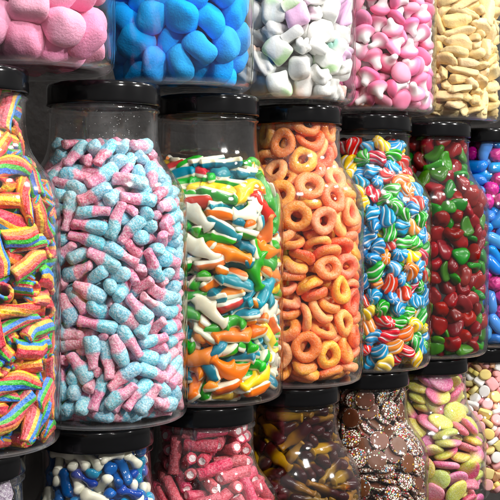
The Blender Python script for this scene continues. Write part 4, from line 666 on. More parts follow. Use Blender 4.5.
2120,337,-241,645,-84,-18,47,2110,-161,-365,749,-55,-70,45,2130,-370,-39,683,26,28,90,2131,31,-395,695,-19,-25,-92,2102,-410,-184,761,72,-9,-63,2100,187,-310,623,91,22,33,
2130,-280,-324,690,-54,2,-39,2110,-100,-345,634,-14,-2,-23,),
 'B6': (
2253,-160,-183,1904,-58,25,71,2221,-116,-255,1868,46,-50,27,2250,-221,23,1859,20,-62,21,2210,7,-282,1902,71,-10,12,2200,-185,116,1911,-75,-12,-39,2200,-223,-132,1884,79,-43,-43,
2200,-280,11,1911,49,-49,-53,2213,-249,-78,1867,2,41,-59,2200,-175,-64,1908,41,-58,67,2242,-259,117,1900,45,57,13,2203,77,-252,1872,25,89,20,2202,-234,119,1809,-38,49,-78,
2200,-141,-244,1784,25,-67,47,2200,-142,139,1806,-77,-48,-23,2240,-73,-186,1856,-24,6,-79,2202,-258,-51,1816,26,-11,73,2242,-24,-283,1803,-68,-22,-28,2220,-152,-114,1827,-46,89,-3,
2252,-166,80,1820,-55,-72,-27,2231,77,-270,1780,63,28,-6,2212,-230,-156,1795,-70,33,-31,2221,-239,-11,1768,-77,-55,-24,2213,26,-253,1724,-30,55,-49,2200,-142,-128,1779,46,88,1,
2202,-166,59,1728,21,71,64,2220,-73,198,1794,22,-26,79,2200,-272,83,1726,-28,-56,12,2253,-193,170,1755,-88,32,-4,2240,-96,-213,1788,-59,34,1,2250,-44,-124,1783,2,-42,-1,
2230,-117,-28,1784,1,-7,100,2232,-268,-12,1704,3,4,-28,2250,-194,-211,1706,-41,-50,76,2221,-73,-276,1708,-72,-28,-37,2201,95,-251,1709,-89,-32,-13,2251,-235,-106,1739,4,-46,63,
2221,-120,-127,1698,-72,-34,19,2201,-262,137,1624,-34,79,-37,2211,-250,-158,1641,-74,-9,-62,2253,112,-256,1632,-89,-15,5,2222,7,-255,1646,-98,-19,-6,2250,-175,-56,1693,92,0,31,
2233,-24,-201,1723,-87,-14,35,2240,-46,179,1714,-73,-55,-12,2200,-134,262,1669,-58,32,61,2223,-194,124,1667,-45,-85,19,2230,-111,-260,1633,39,7,5,2241,-208,204,1676,-14,-64,-43,
2241,-210,29,1709,41,-52,24,2230,-259,46,1643,26,-96,-9,2212,-263,-54,1647,62,-70,35,2250,-88,-190,1697,41,-18,72,2221,120,-283,1552,5,3,-52,2211,-294,-85,1575,24,-33,-72,
2252,-178,33,1626,-72,60,-26,2202,-67,-288,1587,40,82,3,2221,-214,139,1595,-4,92,-8,2220,-69,-37,1661,68,68,-26,2242,-202,-247,1589,-31,79,22,2200,-282,138,1548,-5,27,-47,
2220,23,-329,1564,0,52,-85,2202,-291,16,1595,6,8,-43,2210,-104,-190,1596,41,-58,17,2252,-197,-99,1640,-2,-30,-88,2221,-322,-75,1504,-91,-9,40,2203,-320,83,1525,-57,4,-18,
2220,-336,28,1503,-9,-46,-85,2251,77,-382,1470,27,-39,81,2241,-143,-61,1611,35,-39,-11,2252,-186,-160,1588,14,-58,-64,2230,-65,-333,1517,-70,43,-17,2212,-145,-226,1565,72,-3,-56,
2230,-212,70,1542,8,-18,-62,2211,-385,-54,1469,-71,55,-29,2200,-69,-396,1444,-85,-17,-18,2211,-378,39,1426,25,-94,13,2210,-284,-207,1526,-32,-26,91,2232,165,-320,1484,-18,83,51,
2250,-245,-104,1552,9,-42,-61,2240,144,-370,1403,15,85,-38,2233,-197,-254,1499,4,-35,93,2240,37,-372,1409,-94,-3,10,2202,-239,-10,1534,-96,-13,-23,2230,-408,-36,1398,12,-7,-29,
2222,-322,-202,1439,-85,-19,49,2242,-150,-342,1465,-12,98,10,2250,-195,-177,1487,-1,-17,81,2240,-317,166,1482,-48,-9,26,2233,-149,-309,1542,-20,83,39,2230,-130,-379,1392,47,13,24,
2252,181,-404,1351,-40,-69,-31,2221,-242,-272,1444,-32,-90,30,2201,-321,-25,1437,53,-73,-38,2240,-298,-309,1394,5,-55,52,2200,-394,-150,1415,55,-16,-62,2241,-228,-85,1491,91,6,37,
2203,-174,-410,1325,-76,8,-19,2220,-229,-335,1374,-39,-28,84,2243,-60,-329,1419,42,-64,26,2212,-345,-239,1364,-53,-78,0,2213,-40,-409,1364,91,-39,-6,2230,-276,-159,1443,8,49,20,
2211,-152,-299,1374,-34,-11,-37,2250,66,-444,1320,53,-41,56,2220,153,-384,1292,-10,43,-87,2212,-157,-241,1421,-21,-70,53,2230,-228,-111,1398,-91,10,-34,
2231,-285,-273,1315,25,-38,-89,2253,-324,-89,1408,-32,-39,-38,2232,-134,-18,1408,-78,-16,6,2220,-245,-202,1370,3,-41,64,2250,-77,-445,1290,-18,-73,-66,2242,-410,-89,1338,14,98,15,
2203,-312,-167,1313,-79,-55,-10,2201,-324,-126,1366,42,78,-30,2213,-215,-187,1310,-92,-3,-7,2250,-179,-334,1309,-76,-61,-20,2201,-331,-283,1202,-24,-17,9,
2210,-404,-188,1330,15,73,41,2241,-100,-418,1190,98,-6,12,2210,-246,-357,1239,-22,39,16,2231,-258,-20,1314,63,15,-4,2212,-417,-182,1221,-72,2,-62,2231,-171,-405,1243,31,61,-62,
2240,-353,-211,1241,-68,7,-58,2242,-372,-266,1268,-50,50,-14,2240,-89,-360,1223,96,-21,16,2202,-281,-189,1203,-91,37,16,2242,-350,-259,1120,28,89,10,2240,-286,-308,1279,-45,76,-47,
2240,215,-372,1233,-12,81,24,2230,39,-193,676,-14,25,-19,2210,-174,-330,1256,28,93,23,2221,50,-453,1201,-69,19,30,2202,-307,-339,1159,64,32,-67,2200,-384,-208,1149,-83,37,-38,
2240,-220,-250,1070,5,-96,21,2210,-177,-296,1223,2,-23,91,2250,176,-421,1153,-44,56,68,2243,-339,-183,856,-26,-58,3,2250,-10,-420,1235,89,-7,45,2250,-291,-320,985,-40,85,-10,
2250,-232,-351,796,-66,-64,17,2240,-281,-319,748,52,-79,32,2241,-327,-321,1053,-7,72,43,2251,-205,-131,664,-21,53,64,2203,17,-422,902,-50,17,-58,2202,-112,-5,735,8,43,-54,
2222,6,-346,1133,81,-55,13,2230,137,-426,1051,80,21,2,2241,-123,-287,765,0,-18,56,2253,-221,-399,1144,44,-57,31,2250,-29,-456,1122,63,-32,26,2200,-254,-293,1164,-15,76,-8,
2203,75,-413,910,28,39,80,2202,-64,-379,790,2,-12,-50,2232,70,-432,1121,-50,72,11,2200,244,-388,990,66,25,10,2251,-107,-370,1121,23,-96,13,2230,-207,-176,1166,66,-62,-42,
2252,144,-407,824,80,-50,17,2201,-351,-103,792,-76,-34,-51,2252,-371,-180,1063,41,42,-18,2250,-191,-363,1022,-21,-31,92,2250,37,-455,1001,72,7,4,2250,-227,-360,1074,-11,-34,92,
2203,-302,-325,873,-53,12,-54,2201,-353,-192,973,-11,-48,-10,2210,-271,-272,1047,22,29,93,2210,-354,-244,1031,-71,-44,6,2223,-131,-138,740,-36,-2,92,2202,143,-414,976,25,-10,-95,
2212,-86,-403,994,-57,-56,-56,2201,-163,-424,941,-67,29,1,2230,-115,-442,1025,68,-3,-10,2230,-272,-124,1134,-85,-1,-52,2252,-253,-182,1002,-3,-42,-51,2250,-109,-404,1082,81,-56,4,
2252,-375,-258,904,-70,-15,-63,2233,-284,-237,823,-26,-93,-16,2212,262,-328,790,-18,-25,80,2252,13,-412,1015,71,5,5,2210,-62,-423,848,36,-1,-71,2250,-47,-78,717,-65,65,-40,
2252,-202,-381,890,-77,-49,24,2232,-229,-119,1072,1,47,-84,2223,-250,-297,959,13,-31,-21,2242,-84,-248,739,19,3,-86,2241,180,-409,908,-53,-12,14,2221,-202,-232,955,-1,-42,39,
2242,-119,-379,916,18,-46,73,2220,-410,-143,901,61,-60,-24,2240,29,-425,837,34,91,-3,2210,-374,-261,798,-31,64,11,2203,-409,-160,822,-14,-10,-82,2240,-303,-232,913,-68,8,71,
2211,-224,-302,882,-33,-84,-9,2250,-80,-204,695,-22,96,-1,2240,-195,-381,815,16,34,4,2232,-288,-291,779,-25,19,77,2240,-183,-229,783,78,15,29,2202,-288,-192,789,-14,19,-97,
2240,-244,-263,858,22,37,-8,2251,-194,-126,772,8,99,-7,),
 'T0': (
1000,-217,-17,169,66,23,-37,1020,166,-176,142,59,-32,47,1030,-201,220,123,4,4,-61,1020,49,117,145,44,-48,17,1010,-32,-226,143,17,-19,77,1010,278,56,131,7,5,-99,
1010,-203,-219,150,74,20,-61,1020,197,173,119,-75,-65,11,1000,-325,153,215,32,91,26,1030,123,-353,189,78,-53,17,1010,167,-29,236,-30,-25,-74,1030,-340,-137,225,82,-16,29,
1010,-221,-280,316,9,15,50,1020,-58,-360,235,57,-33,-67,1010,-367,14,325,1,25,96,1000,241,-253,286,-22,15,-11,1010,-212,297,277,-56,-74,22,1030,35,-217,289,38,92,3,
1030,-158,337,453,-71,46,-25,1020,-75,-352,438,-7,-68,-5,1010,178,-170,424,47,76,-41,1010,350,-111,199,19,-49,56,1030,-215,-285,481,-58,79,16,1000,-356,37,488,86,42,-4,
1030,-299,207,401,-60,74,16,1010,311,-192,534,35,16,87,1010,-210,-105,484,28,68,-61,1010,-62,-362,631,-8,26,14,1010,89,-341,453,-58,-35,57,1010,145,-332,629,19,35,55,
1010,301,-167,729,-16,9,-19,1030,-145,-187,642,-20,40,-90,1030,-226,-292,762,95,-13,-14,1030,201,-328,808,36,-76,54,),
 'T1': (
920,50,-173,137,-12,48,23,910,-275,75,146,74,2,62,920,227,233,128,34,-19,-37,930,-69,287,111,-7,99,-10,900,150,-22,113,-6,-9,98,900,-16,108,113,-10,-2,61,
910,-220,-226,141,34,-77,-48,930,211,-190,111,-95,28,2,900,95,-281,135,-53,-34,44,900,268,-67,110,97,-25,4,910,-85,-71,142,66,-1,29,900,-220,229,125,-7,-81,-58,
900,-221,72,133,41,-62,28,910,48,-385,285,1,63,-73,930,175,146,130,-45,6,-19,930,-30,-224,240,-88,-43,-16,910,83,281,141,69,37,-57,910,-156,14,280,-40,-18,35,
920,-219,315,265,-15,17,33,900,-297,-84,139,-60,18,64,910,-160,-348,241,20,29,-38,910,302,-222,239,9,-41,-2,910,357,106,158,-17,-77,50,920,210,-319,335,44,-81,30,
900,-380,-11,279,51,-77,-5,900,-333,191,281,-5,57,47,910,-200,-164,296,-52,-37,-66,930,-28,-205,383,-99,10,0,910,-87,-362,426,10,39,-78,900,-263,-277,436,-56,13,-80,
920,-89,-205,539,71,-16,0,920,-20,-381,610,32,21,60,930,-212,348,452,-61,7,44,910,-377,80,430,37,-11,64,910,283,-184,441,3,76,-21,910,133,-371,494,4,71,-61,
930,136,-386,703,40,-50,76,900,-319,222,531,-15,-20,-87,930,-350,-108,435,-42,-23,-71,920,-198,-321,590,-1,-60,69,910,108,-202,512,-38,-56,50,900,263,-300,593,-56,-50,-10,
900,-353,137,680,-89,-29,-21,930,-133,-356,734,30,17,94,930,-269,-161,582,-58,51,26,910,-278,24,564,12,-42,-75,900,-238,290,661,25,93,26,930,-313,-204,730,27,-3,11,
910,-199,19,721,-71,-69,15,930,-272,256,816,-12,-99,-5,910,-385,-29,738,8,-2,-71,910,-1,-388,838,-83,-7,-55,910,314,-220,776,32,-62,28,900,197,-321,850,56,-8,-15,),
 'T2': (
1300,-291,156,88,77,-11,-8,1220,-90,-380,71,100,5,0,1300,-68,223,96,-14,-86,49,1104,-168,-248,113,39,-56,-64,1130,73,-303,121,53,55,-40,1111,-96,-10,125,12,-3,-96,
1301,185,25,94,44,-12,-42,1310,180,183,94,6,-15,-83,1120,-257,6,129,-38,54,-53,1310,-144,109,128,-23,35,21,1314,113,314,93,62,57,42,1221,361,-52,90,56,3,76,
1100,339,195,115,35,-76,-50,1220,7,-123,88,35,22,88,1110,-163,253,113,-36,-64,54,1100,-189,-140,110,-13,-5,94,1300,285,38,94,34,18,13,1200,92,138,112,-51,-51,-45,
1324,157,-203,94,18,-93,31,1130,-8,-264,130,-27,18,49,1223,108,226,130,23,-62,54,1300,-326,221,193,23,-9,-29,1131,-338,-183,112,4,15,88,1320,-414,77,199,68,56,42,
1300,-234,-127,203,-61,29,-43,1304,344,-217,94,44,22,30,1101,-265,33,238,58,-34,53,1320,-122,-374,187,41,-42,-70,1223,-127,-257,268,58,-68,40,1310,-404,-84,250,-62,63,2,
1300,-304,138,301,86,1,28,1300,181,-254,119,-30,-84,15,1111,-357,-184,347,-81,42,37,1130,-255,-292,230,7,-6,-98,1121,-33,-376,289,3,-79,58,1314,-406,63,353,-19,-34,64,
1200,-133,61,260,22,48,76,1310,109,-369,256,60,58,41,1300,-156,-184,353,-48,15,83,1320,-238,-308,382,-3,21,-87,1200,-374,237,322,36,-63,-62,1112,-244,-91,365,45,-85,-27,
1320,-21,-257,380,-71,-8,60,1134,-167,76,384,5,-11,53,1104,-191,361,349,22,-69,68,1220,-150,-382,376,-8,24,-68,1301,-105,-72,478,43,26,58,1320,40,-187,458,-87,17,-13,
1131,349,-143,288,-88,31,34,1124,47,-34,474,65,61,44,1110,255,-300,269,-57,-29,11,1210,-168,-256,486,-23,-94,15,1124,-174,357,492,40,68,51,1301,-344,13,461,82,-28,-26,
1210,-310,-271,446,75,59,-3,1104,-303,179,446,-77,24,-47,1320,-35,-208,551,90,-26,15,1310,-347,-168,496,-1,-8,-4,1210,335,-268,396,55,52,-4,1223,70,-392,389,46,49,48,
1120,-300,246,597,-6,38,48,1130,-77,-364,495,81,13,25,1110,-221,-93,560,-48,-16,72,1102,-277,-287,582,-22,3,86,1120,-394,25,615,39,8,-7,1110,-24,98,569,-39,8,-8,
1101,-370,-148,626,-37,-63,61,1320,-135,-298,621,35,-42,-57,1220,50,-333,489,56,32,73,1310,355,-165,505,64,-4,-21,1124,-227,138,611,21,16,54,1302,207,-361,370,-15,-14,17,
1102,-366,142,700,27,-14,47,1110,189,-332,504,-16,71,-65,1221,-326,-273,674,74,62,12,1130,4,-382,643,14,35,25,1111,-372,-139,793,87,-48,3,1310,-179,-376,721,21,86,-46,
1213,-252,12,696,-65,57,27,1101,291,-259,594,13,37,88,1111,-28,-223,720,73,-15,38,1200,-180,-172,707,-77,45,-35,1302,199,-375,652,45,53,-40,1210,-254,-60,733,9,41,-89,
1110,256,-297,791,-24,9,-50,1130,-266,-282,811,-10,-2,64,1120,-224,294,859,-22,75,-57,1112,97,-368,787,32,66,-67,1122,-394,41,814,66,4,-4,1104,-129,-300,834,55,16,75,
1320,172,-301,906,60,-29,-24,1130,-14,-369,881,-20,34,-61,),
 'T3': (
1400,-110,-270,90,25,-45,81,1430,-70,106,92,-24,-44,-86,1420,-223,-226,112,-37,-90,1,1410,-190,331,100,61,5,13,1420,-20,-197,112,-91,-35,-15,1410,234,110,103,-10,65,-74,
1400,-217,142,99,-99,-8,12,1400,347,153,85,49,-20,13,1430,282,-170,96,68,72,-9,1400,-21,341,88,-33,36,-33,1420,-335,-44,103,-46,-10,24,1420,254,234,89,38,-26,86,
1420,25,-323,97,3,-100,-1,1430,-219,-44,91,-71,-70,6,1430,-313,-130,103,35,42,0,1430,150,-10,92,16,-48,-58,1430,164,-126,93,-7,50,-19,1430,-303,106,92,-23,-44,-86,
1420,139,-252,94,-9,-44,31,1420,294,0,102,-28,39,-67,1420,-40,-46,94,-16,-42,19,1420,-315,245,111,2,-21,-36,1430,340,-81,104,-4,-11,52,1420,-49,287,100,-48,-35,-65,
1430,45,38,104,5,18,90,1420,-145,-143,130,-38,85,-24,1430,-160,238,118,-2,-8,98,1420,114,155,104,-47,11,40,1420,69,-109,153,2,11,-98,1400,417,32,114,-33,-88,1,
1400,248,-341,97,-20,38,57,1430,116,297,91,11,56,-82,1400,-338,-256,167,-29,-13,-76,1430,-144,30,110,86,-8,-36,1400,-130,-332,114,20,-84,34,1400,-296,50,123,-54,-71,-40,
1410,-87,-33,203,-39,86,-9,1430,-368,181,203,73,66,19,1430,-58,-419,163,-74,44,-28,1420,-406,56,180,80,-17,-58,1400,293,-270,196,12,90,-38,1420,-275,-117,149,-39,-72,54,
1430,136,-391,118,-42,70,14,1410,-307,92,261,21,-16,-91,1430,43,-407,249,-20,-3,79,1420,342,-232,330,68,-26,-45,1410,228,-295,295,28,80,11,1420,-381,-58,234,39,27,-88,
1410,158,-382,249,71,19,4,1400,-117,-334,232,-73,-2,-22,1410,-102,-119,291,33,-54,-23,1420,22,-277,320,5,47,68,1400,189,-376,384,-77,-59,-9,1400,20,-413,361,44,-49,-71,
1430,-298,271,274,-61,-78,13,1430,-230,-335,189,-68,-39,19,1420,-218,-202,248,13,-8,-97,1420,-409,77,328,-12,96,-15,1410,-378,-185,266,-13,29,-53,1420,365,-190,447,-50,-12,-3,
1400,-207,-364,301,5,-66,69,1420,-164,-230,364,-15,-98,-13,1420,95,-388,457,70,-47,-37,1400,-284,-1,398,12,35,-67,1400,-66,-278,443,-80,54,-26,1410,-100,-394,367,-78,33,-48,
1430,-421,-70,356,53,-55,-36,1410,-283,-143,349,55,63,0,1420,324,-263,560,-66,-55,-33,1430,-276,-41,520,-98,4,0,1420,-394,19,444,-4,-32,29,1400,-121,-399,487,-57,77,7,
1430,-258,-306,397,-77,3,-24,1430,-354,-223,412,-12,18,75,1400,-241,-344,512,-85,16,28,1410,-32,-341,565,30,76,53,1400,-411,-10,572,59,19,-68,1420,-184,-216,512,-46,-19,6,
1430,-338,-252,538,-38,30,-81,1420,238,-337,504,-5,72,61,1410,-401,-126,473,-28,85,-33,1430,20,-417,626,-51,-1,-84,1420,154,-388,593,-31,88,29,1400,-153,-304,591,66,5,65,
1410,-281,-211,688,2,19,35,1430,-333,5,653,-24,-84,40,1410,-390,110,585,63,-61,-45,1420,-90,-406,671,-10,-25,-85,1420,-387,-154,591,-34,4,-28,1420,124,-364,718,-11,45,28,
1400,-269,-333,643,28,89,16,1410,-209,-39,798,3,56,79,1430,-27,-306,714,10,-12,98,1420,365,-199,828,50,-24,-45,1400,-382,-140,727,-78,-43,42,1410,-415,68,718,-50,-12,-69,
1420,252,-322,715,-51,8,-6,1430,-240,-171,785,48,-29,83,1400,-204,-344,746,-91,-23,28,1420,-324,-35,757,-56,5,-82,1420,-147,-239,817,9,-41,83,1420,-398,-100,837,17,-56,-51,
1410,-288,-93,885,-23,17,59,1410,36,-423,789,-91,-23,-25,1400,289,-314,899,-29,74,50,1410,-321,100,801,-82,25,30,1430,-317,-271,809,7,97,20,1400,166,-359,840,-40,-81,43,
1420,-213,-358,873,-30,-59,-35,1420,-418,34,882,91,12,19,1400,-88,-381,814,13,8,-85,1430,-229,-223,929,63,-27,-71,1420,-378,178,939,-60,75,-25,1400,-351,-203,895,23,-8,-63,
1420,34,-355,899,33,10,-22,1400,-77,-247,941,63,-75,-18,1400,183,-379,960,-77,-48,30,1400,-109,-397,941,-62,72,32,1430,-299,49,945,-11,-79,22,1400,-355,-153,1017,37,-24,7,
1410,14,-412,994,-29,5,81,1410,271,-299,1019,-41,34,-83,1400,-167,-304,1020,95,-26,17,1410,-408,-47,984,-28,-62,48,1400,-355,-232,1116,-69,-54,-33,1420,-80,-391,1092,-20,-3,96,
1410,-297,-34,1033,-19,0,47,1430,129,-384,1060,-61,76,-5,1400,-289,-299,1018,-17,-78,56,1400,-413,66,1044,-84,6,-36,1430,40,-363,1143,54,63,-14,1430,204,-361,1138,-25,-90,11,
1430,-408,-113,1131,-44,-11,-56,1410,-226,-351,1140,73,59,32,1430,134,-402,1220,-26,3,33,),
 'T4': (
1510,99,325,80,16,-6,-8,1500,-214,312,77,27,-91,-29,1500,70,10,72,-4,-3,62,1510,-12,-251,78,2,-2,-73,1500,299,-1,69,-1,-2,-19,1520,-177,-43,69,-53,-83,15,
1530,-234,-149,83,-51,-86,-1,1530,-69,171,83,-65,-75,-6,1530,292,-110,78,-10,89,-43,1510,-255,-24,108,-27,-14,95,1520,63,-226,90,24,1,72,1500,198,60,77,-89,22,-10,
1530,-63,45,95,-17,89,43,1510,27,209,77,78,-63,-2,1510,-77,300,81,-75,-59,12,1520,204,307,83,-15,98,11,1530,185,-204,76,-12,-15,98,1520,-121,-307,87,1,-21,-60,
1520,-10,-381,161,51,-57,47,1530,-14,-129,99,-17,19,94,1530,177,-341,99,-59,-46,40,1520,-256,-185,77,16,21,90,1530,-337,116,88,-14,22,15,1530,219,-48,73,-14,11,-9,
1510,-345,-32,112,-75,57,11,1500,-195,-282,127,-66,35,36,1500,-304,229,90,-12,-94,-30,1500,188,177,77,-90,-18,7,1520,96,-337,158,-11,-21,74,1530,-125,-368,161,97,20,-15,
1510,-193,181,92,-64,61,-29,1520,-363,-108,158,47,-17,-24,1520,316,-264,104,39,4,43,1500,-154,423,172,64,-27,50,1510,-30,-289,112,-12,-23,80,1510,-367,100,164,15,-33,83,
1510,-25,-290,181,-21,-29,81,1520,-264,-255,152,16,-15,8,1530,-292,-30,199,-55,74,-5,1520,-355,-218,206,-79,52,-13,1530,-239,-144,230,-17,21,-1,1530,311,-247,286,-4,-27,50,
1530,-109,-370,244,36,-93,-1,1500,-188,-287,237,-93,-33,-14,1530,-398,12,226,-24,23,-89,1510,219,-369,272,84,-3,44,1510,-380,-31,285,23,10,62,1510,47,-374,263,13,-28,89,
1500,-182,-337,305,12,11,38,1500,-303,-298,276,-5,-20,91,1530,-288,-198,312,-7,-33,94,1500,-111,-388,336,29,-93,-2,1510,186,-286,308,33,0,50,1530,-274,-290,360,99,-16,5,
1520,-411,-40,366,19,14,75,1520,-270,-314,429,13,-3,93,1510,131,-396,332,9,-16,23,1520,-345,-42,417,-95,-18,21,1530,84,-299,352,-49,-17,48,1510,-425,27,483,7,-49,-57,
1530,-342,-166,414,-11,60,-76,1520,-28,-353,397,1,-35,-77,1510,208,-299,420,63,76,4,1510,-229,-129,429,53,-43,-58,1500,-299,30,465,-13,12,-16,1530,-77,-371,478,-5,-7,-78,
1500,91,-428,427,88,18,-20,1500,-342,-82,496,-26,11,-6,1500,-357,-217,519,-27,25,-56,1510,45,-418,526,-1,95,-22,1500,-268,-206,505,-26,-73,54,1530,-315,23,553,-49,-86,-10,
1500,107,-367,463,-10,18,91,1530,-242,-351,495,-93,36,-1,1510,-154,-335,556,-70,-65,29,1510,-328,-265,581,-44,-88,13,1510,-44,-282,546,6,-16,-58,1510,-310,-304,663,-24,-80,50,
1530,-406,-111,603,72,58,-39,1530,223,-358,508,-96,-14,23,1520,53,-379,584,-51,70,-50,1500,-278,-113,570,-33,3,2,1530,-388,39,642,-16,28,-16,1530,-279,-218,624,-32,-85,28,
1530,-160,-344,648,-18,-3,57,1530,-408,-5,728,-4,35,-42,1520,201,-361,615,-20,-9,-93,1530,-65,-428,628,-63,9,77,1530,-427,-78,804,14,-33,70,1500,-357,-135,682,-34,0,-79,
1510,-194,-313,706,-17,-6,75,1510,-96,-322,731,62,-72,-19,1510,-222,-179,733,-22,-89,39,1530,177,-385,725,-9,92,-37,1520,-275,-293,756,-21,-6,-44,1530,40,-425,753,68,-46,48,
1500,-380,-168,820,40,38,-37,1510,-102,-411,813,-3,-93,34,1500,-95,-286,799,-26,-14,68,1510,-319,-290,851,75,-40,-18,1530,-277,-119,821,-95,23,18,1520,-107,-433,1101,55,38,-65,
1520,139,-399,853,-23,19,-94,1520,-242,-260,823,32,47,81,1500,-131,-245,853,-26,2,89,1500,230,-322,887,96,-7,-19,1500,-50,-367,877,5,95,30,1520,-261,-326,918,90,-35,-22,
1500,-432,-58,918,-38,-45,61,1520,86,-371,954,20,94,-26,1500,-289,18,871,-91,-29,-23,1520,-22,-444,966,57,-44,42,1520,261,-272,930,64,-75,9,1500,-250,-137,908,21,-9,-92,
1500,-140,-350,939,-3,4,68,1510,-324,-193,961,-21,-14,-11,1530,-317,-43,935,44,87,7,1500,-196,-317,994,47,78,22,1510,200,-330,1016,79,56,0,1500,-86,-340,1009,-85,50,19,
1500,-411,-26,1007,-53,-83,13,1510,-269,-327,1025,-28,-17,90,1520,-407,-46,1083,-7,-11,-61,1520,148,-343,1088,-32,-24,-60,1520,-273,-116,1071,14,80,-49,1510,-104,-324,1084,-4,10,4,
1520,-410,115,1182,-66,-61,1,1530,8,-408,1127,-34,27,65,1510,-339,-248,1050,5,-26,-39,1520,-338,-104,1158,-11,-28,-91,1500,-325,-217,1136,89,39,-21,1510,-257,-276,1144,-63,-70,16,
1530,-398,-28,1176,-30,23,-90,1530,-204,-339,1185,-7,28,-18,1510,-51,-403,1225,-49,-9,-43,1530,-192,-347,1268,-3,8,87,1520,146,-388,1257,14,0,-97,1510,-304,-248,1243,-39,-22,73,
1530,75,-403,1312,10,87,-48,1520,-103,-397,1351,10,-17,-5,1510,-369,-147,1377,7,80,36,1510,-356,-221,1281,-2,68,43,1510,-220,-341,1370,-84,13,-30,),
}
def load_sweets():
    kinds = list(KINDS)
    for key, n in RESTING.items():
        rows = []
        for i in range(0, len(n), 7):
            kvc, x, y, z, a, b, c = n[i:i + 7]
            a, b, c = a / 100, b / 100, c / 100
            rows.append((kinds[kvc // 100], kvc // 10 % 10, x / 1000, y / 1000, z / 1000, math.sqrt(max(0, 1 - a * a - b * b - c * c)), a, b, c, kvc % 10))
        yield key, rows

scene = bpy.context.scene
COL = scene.collection

# ------------------------------------------------------------------ node helpers
def new_mat(name):
    m = bpy.data.materials.new(name); m.use_nodes = True
    nt = m.node_tree; nt.nodes.clear()
    return m, nt

def N(nt, t, **kw):
    n = nt.nodes.new(t)
    for k, v in kw.items():
        if k.startswith('i_'):
            n.inputs[k[2:].replace('_', ' ')].default_value = v
        else:
            setattr(n, k, v)
    return n

def L(nt, a, b): nt.links.new(a, b)
def rgba(c): return (c[0], c[1], c[2], 1.0)
def lin(h):
    o = []
    for i in (0, 2, 4):
        c = int(h[i:i + 2], 16) / 255
        o.append(c / 12.92 if c <= .04045 else ((c + .055) / 1.055) ** 2.4)
    return tuple(o)

def math_n(nt, op, a, b=None, c=None, clamp=False):
    n = nt.nodes.new('ShaderNodeMath'); n.operation = op; n.use_clamp = clamp
    for i, v in enumerate((a, b, c)):
        if v is None: continue
        if isinstance(v, (int, float)): n.inputs[i].default_value = v
        else: L(nt, v, n.inputs[i])
    return n.outputs[0]

def mixc(nt, f, a, b):
    n = nt.nodes.new('ShaderNodeMix'); n.data_type = 'RGBA'
    for sock, v in ((n.inputs[0], f), (n.inputs[6], a), (n.inputs[7], b)):
        if isinstance(v, (int, float)): sock.default_value = v
        elif isinstance(v, tuple): sock.default_value = rgba(v)
        else: L(nt, v, sock)
    return n.outputs[2]

def obj_co(nt): return N(nt, 'ShaderNodeTexCoord').outputs['Object']
def sep(nt, v):
    n = N(nt, 'ShaderNodeSeparateXYZ'); L(nt, v, n.inputs[0]); return n.outputs
def noise_n(nt, co, scale, detail=2, rough=.5):
    n = N(nt, 'ShaderNodeTexNoise'); n.inputs['Scale'].default_value = scale
    n.inputs['Detail'].default_value = detail; n.inputs['Roughness'].default_value = rough
    if co is not None: L(nt, co, n.inputs['Vector'])
    return n.outputs['Fac']
def shifted(nt, co):
    """object coordinates moved by a random amount per sweet, so that no two share a pattern"""
    r = N(nt, 'ShaderNodeObjectInfo').outputs['Random']
    v = N(nt, 'ShaderNodeVectorMath', operation='ADD'); L(nt, co, v.inputs[0])
    L(nt, math_n(nt, 'MULTIPLY', r, 37.0), v.inputs[1]); return v.outputs[0]
def step(nt, v, a, b):
    n = N(nt, 'ShaderNodeMapRange'); n.interpolation_type = 'SMOOTHSTEP'
    n.inputs['From Min'].default_value = a; n.inputs['From Max'].default_value = b
    L(nt, v, n.inputs['Value']); return n.outputs[0]
def vary(nt, col, hue=.015, sat=.12, val=.18):
    r = N(nt, 'ShaderNodeObjectInfo').outputs['Random']
    wn = N(nt, 'ShaderNodeTexWhiteNoise', noise_dimensions='1D'); L(nt, r, wn.inputs['W'])
    s = N(nt, 'ShaderNodeSeparateColor'); L(nt, wn.outputs['Color'], s.inputs[0])
    h = N(nt, 'ShaderNodeHueSaturation')
    for i, (k, a, base) in enumerate((('Hue', hue, .5), ('Saturation', sat, 1), ('Value', val, 1))):
        L(nt, math_n(nt, 'MULTIPLY_ADD', s.outputs[i], 2 * a, base - a), h.inputs[k])
    L(nt, col, h.inputs['Color']); return h.outputs[0]

def finish(m, nt, col, rough=.5, spec=.5, sss=0., radius=(.006, .004, .003), trans=0., coat=0., bump=None, bump_d=.003, ior=1.45, sheen=0.):
    p = N(nt, 'ShaderNodeBsdfPrincipled'); o = N(nt, 'ShaderNodeOutputMaterial')
    if isinstance(col, tuple): p.inputs['Base Color'].default_value = rgba(col)
    else: L(nt, col, p.inputs['Base Color'])
    if isinstance(rough, (int, float)): p.inputs['Roughness'].default_value = rough
    else: L(nt, rough, p.inputs['Roughness'])
    p.inputs['Specular IOR Level'].default_value = spec
    p.inputs['IOR'].default_value = ior
    p.inputs['Subsurface Weight'].default_value = sss
    p.inputs['Subsurface Radius'].default_value = radius
    p.inputs['Subsurface Scale'].default_value = 1.0
    if isinstance(trans, (int, float)): p.inputs['Transmission Weight'].default_value = trans
    else: L(nt, trans, p.inputs['Transmission Weight'])
    p.inputs['Coat Weight'].default_value = coat; p.inputs['Coat Roughness'].default_value = .08
    if bump is not None:
        b = N(nt, 'ShaderNodeBump'); b.inputs['Distance'].default_value = bump_d; b.inputs['Strength'].default_value = 1
        L(nt, bump, b.inputs['Height']); L(nt, b.outputs[0], p.inputs['Normal'])
    L(nt, p.outputs[0], o.inputs['Surface'])
    return m

